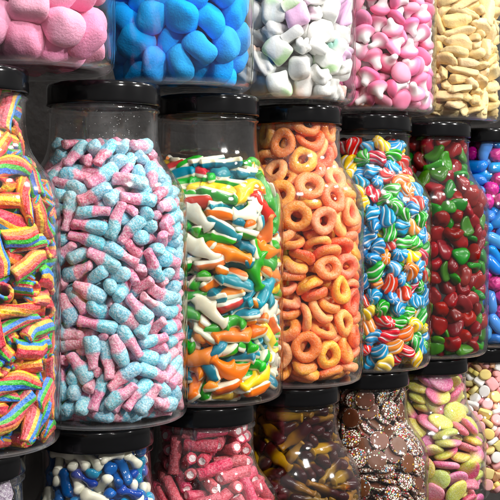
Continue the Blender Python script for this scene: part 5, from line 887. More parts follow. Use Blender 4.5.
def sugar(nt, col, co, amount=.55, scale=150, tint=(.93, .93, .93)):
    """fine sugar: pale grains over the jelly, and a height for the bump"""
    vor = N(nt, 'ShaderNodeTexVoronoi'); vor.inputs['Scale'].default_value = scale; L(nt, co, vor.inputs['Vector'])
    s = N(nt, 'ShaderNodeSeparateColor'); L(nt, vor.outputs['Color'], s.inputs[0])
    patch = noise_n(nt, co, 13, 3)
    thr = math_n(nt, 'MULTIPLY_ADD', patch, .6, math_n(nt, 'ADD', s.outputs[0], .1))
    grain = step(nt, thr, .35, 1.45)
    f = math_n(nt, 'MULTIPLY', grain, amount, clamp=True)
    return mixc(nt, f, col, tint), math_n(nt, 'ADD', math_n(nt, 'MULTIPLY', s.outputs[1], .8), math_n(nt, 'MULTIPLY', noise_n(nt, co, 46, 2), 1.6))

# ------------------------------------------------------------------ sweets' materials
def mat_two_tone(name, a, b, axis=0, at=0., soft=.012, sug=.5, **kw):
    m, nt = new_mat(name); co = obj_co(nt); sh = shifted(nt, co)
    x = sep(nt, co)[axis]
    x = math_n(nt, 'ADD', x, math_n(nt, 'MULTIPLY_ADD', noise_n(nt, sh, 16, 2), .05, -.025))
    c = mixc(nt, step(nt, x, at - soft, at + soft), a, b)
    c = vary(nt, c, kw.pop('hue', .012), .12, .14)
    bump = None
    if sug > 0: c, bump = sugar(nt, c, sh, sug, kw.pop('grain', 150))
    return finish(m, nt, c, rough=kw.pop('rough', .5), bump=bump, bump_d=kw.pop('bump_d', .0008), **kw)

def mat_plain(name, c, sug=0, var=(.015, .1, .15), spots=None, **kw):
    m, nt = new_mat(name); co = obj_co(nt); sh = shifted(nt, co)
    col = mixc(nt, noise_n(nt, sh, 7, 3), tuple(x * .86 for x in c), tuple(min(.95, x * 1.1) for x in c))
    if spots: col = mixc(nt, math_n(nt, 'MULTIPLY', step(nt, noise_n(nt, sh, 5.5, 1), .50, .66), spots[1]), col, spots[0])
    col = vary(nt, col, *var)
    bump = kw.pop('bump', None)
    if sug > 0: col, bump = sugar(nt, col, sh, sug, kw.pop('grain', 150))
    elif bump: bump = noise_n(nt, sh, bump, 4, .6)
    return finish(m, nt, col, bump=bump, **kw)

def mat_rainbow():
    m, nt = new_mat('rainbow_sour_belt'); co = obj_co(nt); sh = shifted(nt, co)
    uv = N(nt, 'ShaderNodeUVMap'); u = sep(nt, uv.outputs[0])[0]
    u = math_n(nt, 'ADD', u, math_n(nt, 'MULTIPLY_ADD', noise_n(nt, sh, 9, 2), .05, -.025))
    r = N(nt, 'ShaderNodeValToRGB'); r.color_ramp.interpolation = 'CONSTANT'
    stops = ['0078E4', '2DB400', 'D42236', 'F57A14', 'F8C800', 'EE7F10', 'C8141E', 'DE3446', 'F8B800', '0580E2', '3CBA06', 'CC1C2C']
    e = r.color_ramp.elements
    while len(e) < len(stops): e.new(.5)
    for i, hx in enumerate(stops):
        e[i].position = i / len(stops); e[i].color = rgba(lin(hx))
    L(nt, math_n(nt, 'FRACT', math_n(nt, 'ADD', u, 1.0)), r.inputs[0])
    c, bump = sugar(nt, vary(nt, r.outputs[0], .008, .06, .10), sh, .12, 150)
    return finish(m, nt, c, rough=.42, spec=.5, bump=bump, bump_d=.0010)

def mat_twist(name, c):
    m, nt = new_mat(name); co = obj_co(nt); sh = shifted(nt, co)
    uv = N(nt, 'ShaderNodeUVMap'); s = sep(nt, uv.outputs[0])
    u = math_n(nt, 'ADD', s[0], math_n(nt, 'MULTIPLY_ADD', noise_n(nt, sh, 7, 2), .5, -.25))
    w = math_n(nt, 'COSINE', math_n(nt, 'MULTIPLY', u, 2 * math.pi))
    f = math_n(nt, 'MULTIPLY', step(nt, math_n(nt, 'MULTIPLY', w, -1.0), .45, 1.05), .9)
    return finish(m, nt, mixc(nt, f, vary(nt, mixc(nt, .0, c, c), .012, .08, .12), (.80, .82, .80)), rough=.30, spec=.5, coat=.0, sss=.3, radius=(.004, .004, .004))

def mat_dolphin(name, c):
    m, nt = new_mat(name); co = obj_co(nt); sh = shifted(nt, co)
    z = math_n(nt, 'ADD', sep(nt, co)[2], math_n(nt, 'MULTIPLY_ADD', noise_n(nt, sh, 9, 1), .02, -.01))
    f = step(nt, z, -.014, -.005)
    col = mixc(nt, f, vary(nt, mixc(nt, 0., (.76, .73, .56), (1, 1, 1)), .01, .2, .1), vary(nt, mixc(nt, 0., c, c), .012, .06, .2))
    return finish(m, nt, col, rough=.34, spec=.5, sss=.6, radius=(.008, .006, .004), coat=.05)

def mat_ring():
    m, nt = new_mat('peach_ring_jelly'); co = obj_co(nt); sh = shifted(nt, co)
    z = math_n(nt, 'ADD', sep(nt, co)[2], math_n(nt, 'MULTIPLY_ADD', noise_n(nt, sh, 8, 2), .08, -.04))
    c = mixc(nt, step(nt, z, -.02, .03), lin('FF7A38'), lin('FF9E24'))
    c = vary(nt, c, .018, .10, .10)
    c, bump = sugar(nt, c, sh, .26, 190, lin('FFE2C0'))
    return finish(m, nt, c, rough=.38, spec=.5, sss=.75, radius=(.010, .005, .002), bump=bump, bump_d=.0006)

def mat_cola():
    m, nt = new_mat('cola_jelly'); co = obj_co(nt); sh = shifted(nt, co)
    x = math_n(nt, 'ADD', sep(nt, co)[0], math_n(nt, 'MULTIPLY_ADD', noise_n(nt, sh, 9, 1), .12, -.06))
    c = mixc(nt, step(nt, x, -.075, .015), lin('5A1C1E'), lin('E3A624'))
    return finish(m, nt, vary(nt, c, .012, .1, .3), rough=.24, spec=.45, trans=.74, coat=.0, ior=1.30)

def mat_tube():
    m, nt = new_mat('filled_tube_jelly'); co = obj_co(nt); sh = shifted(nt, co)
    s = sep(nt, co)
    rr = math_n(nt, 'SQRT', math_n(nt, 'ADD', math_n(nt, 'MULTIPLY', s[1], s[1]), math_n(nt, 'MULTIPLY', s[2], s[2])))
    c = vary(nt, mixc(nt, noise_n(nt, sh, 9, 2), lin('AE1A36'), lin('CC3856')), .01, .1, .15)
    c, bump = sugar(nt, c, sh, .30, 105, lin('EBA4B0'))
    geo = N(nt, 'ShaderNodeNewGeometry')
    n = N(nt, 'ShaderNodeVectorTransform', vector_type='NORMAL', convert_from='WORLD', convert_to='OBJECT'); L(nt, geo.outputs['True Normal'], n.inputs[0])
    nx = math_n(nt, 'ABSOLUTE', sep(nt, n.outputs[0])[0])
    core = math_n(nt, 'MULTIPLY', math_n(nt, 'LESS_THAN', rr, .0236), math_n(nt, 'GREATER_THAN', nx, .5))
    return finish(m, nt, mixc(nt, core, c, (.80, .68, .68)), rough=.45, spec=.5, bump=bump, bump_d=.0010)

def mat_disc():
    m, nt = new_mat('chocolate_and_sprinkles'); co = obj_co(nt); sh = shifted(nt, co)
    s = sep(nt, co)
    rr = math_n(nt, 'SQRT', math_n(nt, 'ADD', math_n(nt, 'MULTIPLY', s[0], s[0]), math_n(nt, 'MULTIPLY', s[1], s[1])))
    choc = vary(nt, mixc(nt, noise_n(nt, sh, 14, 2), lin('57301B'), lin('6E4027')), .01, .1, .15)
    vor = N(nt, 'ShaderNodeTexVoronoi'); vor.inputs['Scale'].default_value = 62; vor.inputs['Randomness'].default_value = .7
    L(nt, sh, vor.inputs['Vector'])
    cc = N(nt, 'ShaderNodeSeparateColor'); L(nt, vor.outputs['Color'], cc.inputs[0])
    r = N(nt, 'ShaderNodeValToRGB'); r.color_ramp.interpolation = 'CONSTANT'
    stops = [(0, 'F1E9DC'), (.50, 'E9A9B4'), (.62, 'D23A44'), (.70, 'F1E9DC'), (.78, 'E9B23A'), (.86, '6BA7C9'), (.92, '79B06A'), (.96, 'F4EDE2')]
    e = r.color_ramp.elements
    while len(e) < len(stops): e.new(.5)
    for i, (p, hx) in enumerate(stops): e[i].position = p; e[i].color = rgba(lin(hx))
    L(nt, cc.outputs[0], r.inputs[0])
    dot = math_n(nt, 'SUBTRACT', 1.0, step(nt, vor.outputs['Distance'], .42, .60))
    face = math_n(nt, 'MAXIMUM', step(nt, s[2], -.002, .003), math_n(nt, 'MULTIPLY', step(nt, rr, .071, .076), .85))
    f = math_n(nt, 'MULTIPLY', face, dot)
    few = math_n(nt, 'MULTIPLY', math_n(nt, 'LESS_THAN', cc.outputs[1], .07), dot)
    f = math_n(nt, 'MAXIMUM', f, few)
    return finish(m, nt, mixc(nt, f, choc, r.outputs[0]), rough=.42, spec=.4, bump=math_n(nt, 'MULTIPLY', f, 1.0), bump_d=.0011)

def mat_mushroom():
    m, nt = new_mat('mushroom_foam'); co = obj_co(nt); sh = shifted(nt, co)
    z = math_n(nt, 'ADD', sep(nt, co)[2], math_n(nt, 'MULTIPLY_ADD', noise_n(nt, sh, 10, 1), .02, -.01))
    c = mixc(nt, step(nt, z, -.030, .004), (.84, .77, .78), lin('EA88AC'))
    return finish(m, nt, vary(nt, c, .01, .15, .08), rough=.5, spec=.35, sss=.35, radius=(.006, .004, .004))

M = {
 'fizzy': [mat_two_tone('sugared_bottle_jelly', lin('66C0D6'), lin('E47A9E'), at=0.0, sug=.48, sss=.25)],
 'dolphin': [mat_dolphin('green_dolphin_jelly', lin('1FA01E')), mat_dolphin('teal_dolphin_jelly', lin('067F92')), mat_dolphin('orange_dolphin_jelly', lin('EC7A0C')),
             mat_dolphin('yellow_dolphin_jelly', lin('F2C40A')), mat_dolphin('red_dolphin_jelly', lin('CF1716'))],
 'ring': [mat_ring()],
 'twist': [mat_twist('blue_twist_candy', lin('0590C8')), mat_twist('green_twist_candy', lin('0FA41E')), mat_twist('red_twist_candy', lin('CE1420')),
           mat_twist('orange_twist_candy', lin('EE8420')), mat_twist('yellow_twist_candy', lin('F0C70E'))],
 'cherry': [mat_plain('red_cherry_jelly', lin('A80614'), var=(.006, .05, .30), rough=.27, spec=.45, sss=.4, radius=(.012, .001, .001), trans=.50, coat=.0, ior=1.36)],
 'leaf': [mat_plain('green_leaf_jelly', lin('2C8C0C'), var=(.03, .1, .3), rough=.28, spec=.45, sss=.3, radius=(.003, .008, .001), trans=.40, coat=.0, ior=1.36)],
 'bean': [mat_plain('blue_bean_shell', lin('0F86D8'), rough=.22, spec=.5, coat=.3)],
 'berry': [mat_plain('magenta_berry_jelly', lin('B8127E'), rough=.3, spec=.5)],
 'rainbow': [mat_rainbow()],
 'ballmallow': [mat_plain('blue_marshmallow', lin('10A0F2'), var=(.008, .04, .06), rough=.8, spec=.2, sss=.2, radius=(.002, .004, .008), bump=70, bump_d=.0006)],
 'pinkmallow': [mat_plain('pink_marshmallow', lin('EFA0C0'), var=(.008, .1, .06), rough=.8, spec=.2, sss=.2, radius=(.006, .003, .004), bump=70, bump_d=.0008)],
 'cube': [mat_plain('white_marshmallow', (.80, .80, .77), rough=.7, spec=.25, sss=.5, radius=(.006, .006, .006), bump=60, bump_d=.0004), mat_plain('green_tinted_marshmallow', (.80, .81, .76), spots=(lin('B9DFA0'), .9), rough=.7, spec=.25, sss=.5, radius=(.006, .006, .006), bump=60, bump_d=.0004),
          mat_plain('lilac_marshmallow', lin('E4B9DC'), rough=.7, spec=.25, sss=.5, radius=(.006, .006, .006), bump=60, bump_d=.0004), mat_plain('aqua_tinted_marshmallow', (.78, .81, .80), spots=(lin('A6E0D4'), .9), rough=.7, spec=.25, sss=.5, radius=(.006, .006, .006), bump=60, bump_d=.0004),
          mat_plain('peach_tinted_marshmallow', (.82, .79, .75), spots=(lin('F3B6A6'), .8), rough=.7, spec=.25, sss=.5, radius=(.006, .006, .006), bump=60, bump_d=.0004)],
 'mushroom': [mat_mushroom()],
 'banana': [mat_plain('cream_banana_foam', lin('E9CF95'), var=(.008, .1, .08), rough=.5, spec=.35, sss=.1, radius=(.004, .003, .001), bump=30, bump_d=.001)],
 'gem': [mat_plain('lilac_sugared_jelly', lin('8C6F8C'), sug=.5, var=(.05, .3, .2), rough=.4, bump_d=.0012)],
 'bone': [mat_plain('cream_bone_jelly', lin('E5E3CE'), var=(.01, .1, .06), rough=.3, spec=.45, sss=.1), mat_plain('blue_bone_jelly', lin('0A55B0'), var=(.02, .05, .2), rough=.15, spec=.5, trans=.25, coat=.3, ior=1.36),
          mat_plain('light_blue_bone_jelly', lin('1590C4'), var=(.02, .05, .2), rough=.15, spec=.5, trans=.25, coat=.3, ior=1.36)],
 'tube': [mat_tube()],
 'cola': [mat_cola()],
 'disc': [mat_disc()],
 'fruit': [mat_two_tone('pink_and_lime_jelly', lin('C3BE2A'), lin('D2457F'), at=.0, soft=.05, sug=.26, sss=.65, hue=.03, bump_d=.0005, rough=.36), mat_two_tone('lime_jelly', lin('B9BE22'), lin('D2C63C'), soft=.08, sug=.26, sss=.65, hue=.03, bump_d=.0005, rough=.36),
           mat_two_tone('pink_jelly', lin('CC3F78'), lin('DE7A9C'), soft=.08, sug=.30, sss=.65, hue=.03, bump_d=.0005, rough=.38)],
 'mini': [mat_plain('pink_pressed_candy', lin('F0A8AA'), rough=.6, spec=.3), mat_plain('white_pressed_candy', (.84, .82, .80), rough=.6, spec=.3), mat_plain('yellow_pressed_candy', lin('EFDC8A'), rough=.6, spec=.3),
          mat_plain('peach_pressed_candy', lin('F2B893'), rough=.6, spec=.3)],
}
M['heart'] = M['mtwist'] = M['cube']
WEIGHTS = {'dolphin': (28, 30, 28, 9, 5), 'twist': (36, 25, 20, 11, 8), 'cube': (52, 16, 9, 9, 14), 'heart': (56, 16, 5, 11, 12), 'mtwist': (62, 12, 6, 9, 11), 'bone': (40, 36, 24), 'fruit': (50, 28, 22), 'mini': (38, 28, 20, 14)}

# ------------------------------------------------------------------ jar materials
def mat_plastic_clear(name, dust):
    """thin clear plastic: mirror-like film over nothing, clouded at the thick heel; DUST adds specks of loose sugar"""
    m, nt = new_mat(name); co = obj_co(nt)
    lw = N(nt, 'ShaderNodeLayerWeight'); lw.inputs['Blend'].default_value = .5
    b = N(nt, 'ShaderNodeBump'); b.inputs['Distance'].default_value = .0016; b.inputs['Strength'].default_value = 1
    mp = N(nt, 'ShaderNodeMapping'); mp.inputs['Scale'].default_value = (1, 1, .35); L(nt, co, mp.inputs[0])
    L(nt, noise_n(nt, mp.outputs[0], 38, 2), b.inputs['Height'])
    L(nt, b.outputs[0], lw.inputs['Normal'])
    f4 = math_n(nt, 'POWER', lw.outputs['Facing'], 4.2)
    f = math_n(nt, 'MULTIPLY_ADD', f4, .85, .045, clamp=True)
    smear = math_n(nt, 'MULTIPLY_ADD', step(nt, noise_n(nt, co, 22, 4, .6), .45, .75), .10, .035)
    t = N(nt, 'ShaderNodeBsdfTransparent'); t.inputs[0].default_value = (.985, .985, .985, 1)
    g = N(nt, 'ShaderNodeBsdfGlossy'); L(nt, smear, g.inputs['Roughness']); L(nt, b.outputs[0], g.inputs['Normal'])
    mx = N(nt, 'ShaderNodeMixShader'); L(nt, f, mx.inputs[0]); L(nt, t.outputs[0], mx.inputs[1]); L(nt, g.outputs[0], mx.inputs[2])
    d = N(nt, 'ShaderNodeBsdfDiffuse'); d.inputs[0].default_value = (.86, .86, .86, 1)
    tr = N(nt, 'ShaderNodeBsdfTranslucent'); tr.inputs[0].default_value = (.86, .86, .86, 1)
    dt = N(nt, 'ShaderNodeMixShader'); dt.inputs[0].default_value = .45; L(nt, d.outputs[0], dt.inputs[1]); L(nt, tr.outputs[0], dt.inputs[2])
    z = sep(nt, co)[2]
    heel = math_n(nt, 'SUBTRACT', 1.0, step(nt, math_n(nt, 'ADD', z, math_n(nt, 'MULTIPLY_ADD', noise_n(nt, co, 60, 3), .004, -.002)), .0012, .0070))
    s3 = sep(nt, co)
    rad = math_n(nt, 'SQRT', math_n(nt, 'ADD', math_n(nt, 'MULTIPLY', s3[0], s3[0]), math_n(nt, 'MULTIPLY', s3[1], s3[1])))
    cover = math_n(nt, 'MULTIPLY', math_n(nt, 'MULTIPLY', heel, step(nt, rad, .196 * H, .226 * H)), .24 if dust else .12)
    if dust:
        vor = N(nt, 'ShaderNodeTexVoronoi'); vor.inputs['Scale'].default_value = 1150; L(nt, co, vor.inputs['Vector'])
        s = N(nt, 'ShaderNodeSeparateColor'); L(nt, vor.outputs['Color'], s.inputs[0])
        dens = math_n(nt, 'MULTIPLY', step(nt, noise_n(nt, co, 16, 3), .42, .74), math_n(nt, 'MULTIPLY_ADD', step(nt, z, .70 * H, .80 * H), .045, .003))
        film = math_n(nt, 'MULTIPLY', math_n(nt, 'MULTIPLY', step(nt, noise_n(nt, co, 30, 5, .65), .42, .72), step(nt, z, .64 * H, .80 * H)), .06)
        cover = math_n(nt, 'MAXIMUM', cover, film)
        spk = math_n(nt, 'MULTIPLY', math_n(nt, 'LESS_THAN', s.outputs[0], dens), math_n(nt, 'LESS_THAN', vor.outputs['Distance'], .42))
        cover = math_n(nt, 'MAXIMUM', cover, math_n(nt, 'MULTIPLY', spk, .5))
    mx2 = N(nt, 'ShaderNodeMixShader'); L(nt, cover, mx2.inputs[0]); L(nt, mx.outputs[0], mx2.inputs[1]); L(nt, dt.outputs[0], mx2.inputs[2])
    o = N(nt, 'ShaderNodeOutputMaterial'); L(nt, mx2.outputs[0], o.inputs['Surface'])
    return m
def mat_lid():
    m, nt = new_mat('black_lid_plastic'); co = obj_co(nt)
    r = math_n(nt, 'MULTIPLY_ADD', noise_n(nt, co, 30, 4), .14, .06)
    return finish(m, nt, (.0035, .0035, .004), rough=r, spec=.36, bump=noise_n(nt, co, 24, 2), bump_d=.0008)
CLEAR, DUSTY, LID = mat_plastic_clear('clear_plastic', False), mat_plastic_clear('sugar_dusted_plastic', True), mat_lid()

# ------------------------------------------------------------------ jar meshes (metres, base at the origin)
def lathe_z(prof, seg):
    rings = [[Vector((r * math.cos(2 * math.pi * j / seg), r * math.sin(2 * math.pi * j / seg), z)) for j in range(seg)] for r, z in prof]
    V = []; F = []
    for r in rings: V += r
    for i in range(len(rings) - 1):
        for j in range(seg):
            a = i * seg + j; b = i * seg + (j + 1) % seg
            F.append((a, b, b + seg, a + seg))
    return V, F
def jar_body_mesh():
    out = [(r * H, z * H) for r, z in OUTER]
    inn = []
    for i, (r, z) in enumerate(OUTER):
        if z > .905 and z < .925: continue
        if r < .19: rr, zz = max(r - .002, .0), z + .007
        else:
            rr, zz = r - WALL, max(z, .009)
        if z > .3: rr, zz = r - WALL * .75, z
        inn.append((rr * H, zz * H))
    prof = out[1:] + list(reversed(inn[1:]))
    V, F = lathe_z(prof, 72)
    # close the two flat bottoms
    n = len(V); V += [Vector((0, 0, .004 * H)), Vector((0, 0, .011 * H))]
    last = (len(prof) - 1) * 72
    for j in range(72):
        F.append((n, (j + 1) % 72, j)); F.append((n + 1, last + j, last + (j + 1) % 72))
    me = mesh_from('jar_body', V, F); me.materials.append(CLEAR); return me
SUGARED = ('M0', 'M1', 'M3', 'B0', 'B2', 'B5')
def lid_mesh():
    prof = [(.0, .9785), (.150, .9785), (.1590, .976), (.1600, .930), (.1645, .9285), (.1680, .930), (.1690, .934), (.1690, .940), (.1685, .975), (.1675, .985), (.1640, .9915), (.1580, .9930), (.1540, .9925), (.1510, .9900), (.0, .9895)]
    prof = [(r * H, z * H + .0) for r, z in prof]
    V, F = lathe_z(prof, 72)
    me = mesh_from('jar_lid', V, F); me.materials.append(LID); return me
BODY, LIDM = jar_body_mesh(), lid_mesh()

# ------------------------------------------------------------------ where things stand
F_PX, YAW, PITCH = 1163.0, 0.66308, 0.03536      # focal length (for a 500 px wide picture), heading and tilt, as measured on the photograph
ROW_X, ROW_Y, STEP, EYE = 2.4436, 2.4777, 0.4991, 1.6264   # the row of jars as seen from the camera, in jar heights
FW = Vector((math.cos(YAW), math.sin(YAW), 0)); RT = Vector((math.sin(YAW), -math.cos(YAW), 0))
def spot(k, level, dx=0.0):
    return Vector(((ROW_X + STEP * (k - 1) + dx) * H, ROW_Y * H, level * H))
JARS = {}
for i in range(7):
    JARS['M%d' % i] = spot(i, 1.0, (.008, .022, .006, 0, 0, 0, 0)[i]); JARS['B%d' % i] = spot(i, 0.0, -.012)
for i, k in enumerate((0.44, 1.69, 2.885, 4.06, 5.235)): JARS['T%d' % i] = spot(k, 2.0)
JAR_LABEL = {
 'M0': 'clear plastic jar of striped rainbow sour belts with black lid', 'M1': 'clear jar of pink and blue sugared bottles with black lid',
 'M2': 'clear jar of gummy dolphins with empty neck and black lid', 'M3': 'clear jar of orange sugared rings filled up to its lid',
 'M4': 'clear jar of striped twisted candies with black lid', 'M5': 'clear jar of red jelly cherries and green leaves with black lid',
 'M6': 'clear jar of blue beans and magenta berries at the row end', 'B0': 'clear jar of lilac sugared gems under the rainbow belts',
 'B1': 'clear jar of blue and cream jelly bones with black lid', 'B2': 'clear jar of dark pink sugared tubes with black lid',
 'B3': 'clear jar of brown cola bottle jellies with black lid', 'B4': 'clear jar of chocolate discs with sprinkles and black lid',
 'B5': 'clear jar of pink and lime sour fruit with black lid', 'B6': 'clear jar of small pastel candy hearts with black lid',
 'T0': 'clear jar of pink ball marshmallows standing on two black lids', 'T1': 'clear jar of bright blue ball marshmallows in the top row',
 'T2': 'clear jar of white and pastel marshmallows in the top row', 'T3': 'clear jar of pink and white mushroom sweets in the top row', 'T4': 'clear jar of cream foam bananas in the top row'}
ROWS = {'M': 'jars of sweets in the middle row', 'B': 'jars of sweets in the bottom row', 'T': 'jars of sweets in the top row'}

proto = None
def child(name, me, parent):
    o = bpy.data.objects.new(name, me); COL.objects.link(o); o.parent = parent; return o
for key in sorted(JARS):
    j = bpy.data.objects.new('sweet_jar', None); COL.objects.link(j)
    j.location = JARS[key]; j.rotation_euler.z = random.Random(key).uniform(0, 6.28)
    j.empty_display_size = .05
    j['label'] = JAR_LABEL[key]; j['category'] = 'jar'; j['group'] = ROWS[key[0]]
    b = child('jar_body', BODY, j); child('jar_lid', LIDM, j)
    if key in SUGARED: b.material_slots[0].link = 'OBJECT'; b.material_slots[0].material = DUSTY

# ------------------------------------------------------------------ the sweets
LOOK = {   # object name, category, what each colour looks like, group
 'fizzy': ('fizzy_bottle_gummy', 'gummy', ['pink and blue sugared bottle gummy'], 'bottle gummies in the pink and blue jar'),
 'dolphin': ('dolphin_gummy', 'gummy', [c + ' dolphin gummy with white belly' for c in ('green', 'teal', 'orange', 'yellow', 'red')], 'dolphin gummies in their jar'),
 'ring': ('sugared_ring_gummy', 'gummy', ['orange and yellow sugared ring gummy'], 'ring gummies in the orange jar'),
 'twist': ('striped_twist_candy', 'candy', [c + ' and white striped twist candy' for c in ('blue', 'green', 'red', 'orange', 'yellow')], 'twist candies in their jar'),
 'cherry': ('cherry_jelly', 'jelly', ['glossy red round cherry jelly'], 'cherry jellies in the red jar'), 'leaf': ('leaf_jelly', 'jelly', ['glossy green flat leaf jelly'], 'leaf jellies in the red jar'),
 'bean': ('blue_jelly_bean', 'candy', ['shiny blue long bean candy'], 'blue beans in the end jar'), 'berry': ('magenta_berry_jelly', 'jelly', ['magenta bumpy berry jelly'], 'berries in the end jar'),
 'rainbow': ('rainbow_sour_belt', 'sweet', ['rolled rainbow striped sour belt'], 'sour belts in the rainbow jar'),
 'ballmallow': ('blue_marshmallow', 'marshmallow', ['bright blue ball marshmallow'], 'blue marshmallows'), 'pinkmallow': ('pink_marshmallow', 'marshmallow', ['large pink ball marshmallow'], 'pink marshmallows'),
 'cube': ('cube_marshmallow', 'marshmallow', [c + ' blocky marshmallow' for c in ('white', 'white and green', 'lilac', 'white and aqua', 'white and peach')], 'marshmallows in the white jar'),
 'heart': ('heart_marshmallow', 'marshmallow', [c + ' heart marshmallow' for c in ('white', 'white and green', 'lilac', 'white and aqua', 'white and peach')], 'marshmallows in the white jar'),
 'mtwist': ('twisted_marshmallow', 'marshmallow', [c + ' fluted marshmallow' for c in ('white', 'white and green', 'lilac', 'white and aqua', 'white and peach')], 'marshmallows in the white jar'),
 'mushroom': ('mushroom_sweet', 'sweet', ['pink capped white stemmed mushroom sweet'], 'mushroom sweets'), 'banana': ('foam_banana', 'sweet', ['cream yellow foam banana'], 'foam bananas'),
 'gem': ('sugared_gem_jelly', 'jelly', ['lilac sugared gem jelly'], 'lilac gem jellies'), 'bone': ('bone_jelly', 'jelly', [c + ' bone shaped jelly' for c in ('cream', 'dark blue', 'bright blue')], 'bone jellies'),
 'tube': ('filled_sugared_tube', 'sweet', ['dark pink sugared tube with white core'], 'sugared tubes'), 'cola': ('cola_bottle_jelly', 'jelly', ['brown and amber bottle jelly'], 'cola bottle jellies'),
 'disc': ('sprinkled_chocolate_disc', 'chocolate', ['brown chocolate disc with sprinkles'], 'chocolate discs'),
 'fruit': ('sour_fruit_jelly', 'jelly', [c + ' sugared fruit jelly' for c in ('pink and lime', 'lime', 'pink')], 'sour fruit jellies'),
 'mini': ('pressed_candy_heart', 'candy', [c + ' small pressed candy' for c in ('pink', 'white', 'yellow', 'peach')], 'small pressed candies'),
}
SHAPES = {k: [f(i) for i in range(nv)] for k, (f, nv) in KINDS.items()}
def zone(key, p):
    hz = p.z * .486
    if key[0] == 'T': row = ('bottom layer', 'lower part', 'middle', 'upper part')[min(3, int(hz / .085))]
    elif key[0] == 'B': row = 'neck' if hz > .79 else 'shoulder' if hz > .66 else 'body below the shoulder'
    else: row = 'neck' if hz > .78 else 'shoulder' if hz > .66 else 'upper half' if hz > .42 else 'lower half' if hz > .16 else 'bottom layer'
    w = RT.x * p.x + RT.y * p.y
    side = 'left side' if w < -.17 else 'right side' if w > .17 else 'centre'
    return '%s of the jar %s' % (side, row)
SWEETS = []
def place_sweets(key, rows):
    base = JARS[key]
    rnd = random.Random('colours ' + key)
    for (k, v, x, y, z, qw, qx, qy, qz, col) in rows:
        name, cat, looks, group = LOOK[k]
        o = bpy.data.objects.new(name, SHAPES[k][v]); COL.objects.link(o)
        o.location = (base.x + x * D, base.y + y * D, base.z + z * D)
        o.rotation_mode = 'QUATERNION'; o.rotation_quaternion = (qw, qx, qy, qz); o.scale = (D, D, D)
        if not SHAPES[k][v].materials: SHAPES[k][v].materials.append(M[k][0])
        if len(M[k]) > 1:
            o.material_slots[0].link = 'OBJECT'; o.material_slots[0].material = M[k][col]
        o['label'] = looks[col] + ', ' + zone(key, Vector((x, y, z))); o['category'] = cat; o['group'] = group
        SWEETS.append((o, key))
for key, rows in load_sweets(): place_sweets(key, rows)

# ------------------------------------------------------------------ what the jars stand on and before
def box_mesh(name, lo, hi, m, bev=.003):
    bm = bmesh.new(); bmesh.ops.create_cube(bm, size=1)
    for v in bm.verts:
        v.co = Vector(((v.co.x + .5) * (hi[0] - lo[0]) + lo[0], (v.co.y + .5) * (hi[1] - lo[1]) + lo[1], (v.co.z + .5) * (hi[2] - lo[2]) + lo[2]))
    bmesh.ops.bevel(bm, geom=bm.edges[:], offset=bev, segments=2, affect='EDGES')
    me = bpy.data.meshes.new(name); bm.to_mesh(me); bm.free(); me.materials.append(m)
    o = bpy.data.objects.new(name, me); COL.objects.link(o); return o
def mat_dark(name, c):
    m, nt = new_mat(name); co = obj_co(nt)
    return finish(m, nt, mixc(nt, noise_n(nt, co, 6, 5), tuple(x * .7 for x in c), tuple(x * 1.3 for x in c)), rough=.5, spec=.4, bump=noise_n(nt, co, 120, 3), bump_d=.0006)
ROWY = JARS['M1'].y
sh = box_mesh('shelf', (JARS['M0'].x - .5, ROWY - .14, -.030), (JARS['M6'].x + .5, ROWY + .20, 0.0), mat_dark('dark_shelf_board', (.030, .026, .024)))
sh['kind'] = 'structure'; sh['label'] = 'dark shelf board under the bottom row of jars'
bw = box_mesh('back_wall', (JARS['M0'].x - 1.0, ROWY + .22, -.6), (JARS['M6'].x + 1.6, ROWY + .25, 1.6), mat_dark('dark_back_panel', (.011, .009, .008)))
bw['kind'] = 'structure'; bw['label'] = 'dark panel behind the jars'

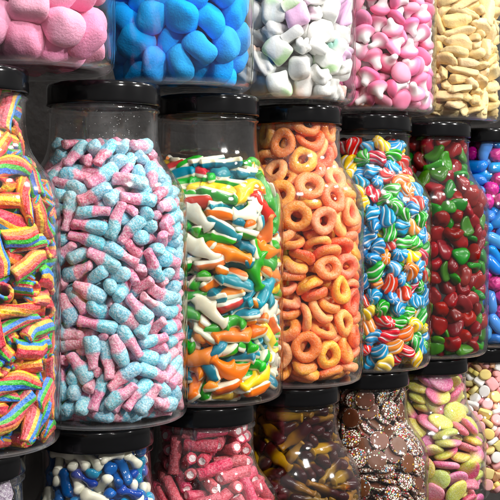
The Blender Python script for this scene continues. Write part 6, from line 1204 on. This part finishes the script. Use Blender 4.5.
# ------------------------------------------------------------------ light: shop ceiling lamps above and before the jars
def lamp(x, y, z, size, energy, aim, color=(1, .97, .93)):
    ld = bpy.data.lights.new('ceiling_lamp', 'AREA'); ld.shape = 'DISK'; ld.size = size; ld.energy = energy; ld.color = color
    o = bpy.data.objects.new('ceiling_lamp', ld); COL.objects.link(o); o.location = (x, y, z)
    o.rotation_euler = (Vector(aim) - Vector((x, y, z))).to_track_quat('-Z', 'Y').to_euler()
MX = (JARS['M1'].x + JARS['M5'].x) / 2
AIM = (MX, ROWY, 1.5 * H)
for lx in (-1.0, -.30, .40, 1.10, 1.8):
    lamp(MX + lx, ROWY - .95, 3 * H + .80, .12, 11, (MX + lx * .6, ROWY, 1.5 * H))
for lx in (-.6, .8):
    lamp(MX + lx, ROWY - 2.0, 3 * H + .50, .15, 30, AIM)
WORLD, EXPOSURE = .46, 0.10

w = bpy.data.worlds.new('World'); scene.world = w; w.use_nodes = True
bg = w.node_tree.nodes['Background']; bg.inputs[1].default_value = WORLD
wt = w.node_tree      # the shop round the display: pale ceiling above, darker floor below
wz = sep(wt, N(wt, 'ShaderNodeTexCoord').outputs['Generated'])[2]
L(wt, mixc(wt, step(wt, wz, -.55, .75), (.16, .15, .15), (1.0, .98, .95)), bg.inputs[0])

# ------------------------------------------------------------------ camera
cd = bpy.data.cameras.new('camera'); cam = bpy.data.objects.new('camera', cd); COL.objects.link(cam)
cd.sensor_width = 36; cd.lens = 36 * F_PX / 500; cd.clip_start = .02; cd.clip_end = 50
pitch = PITCH
cam.location = (0, 0, EYE * H)
look = FW * math.cos(pitch) - Vector((0, 0, math.sin(pitch)))
cam.rotation_euler = look.to_track_quat('-Z', 'Y').to_euler()
scene.camera = cam
scene.view_settings.view_transform = 'Standard'; scene.view_settings.look = 'None'
scene.view_settings.exposure = EXPOSURE
scene.render.engine = 'CYCLES'
cy = scene.cycles
cy.transparent_max_bounces = 32; cy.max_bounces = 8; cy.diffuse_bounces = 4; cy.glossy_bounces = 3; cy.transmission_bounces = 4
cy.caustics_reflective = False; cy.caustics_refractive = False
cy.use_denoising = True; cy.sample_clamp_indirect = 4
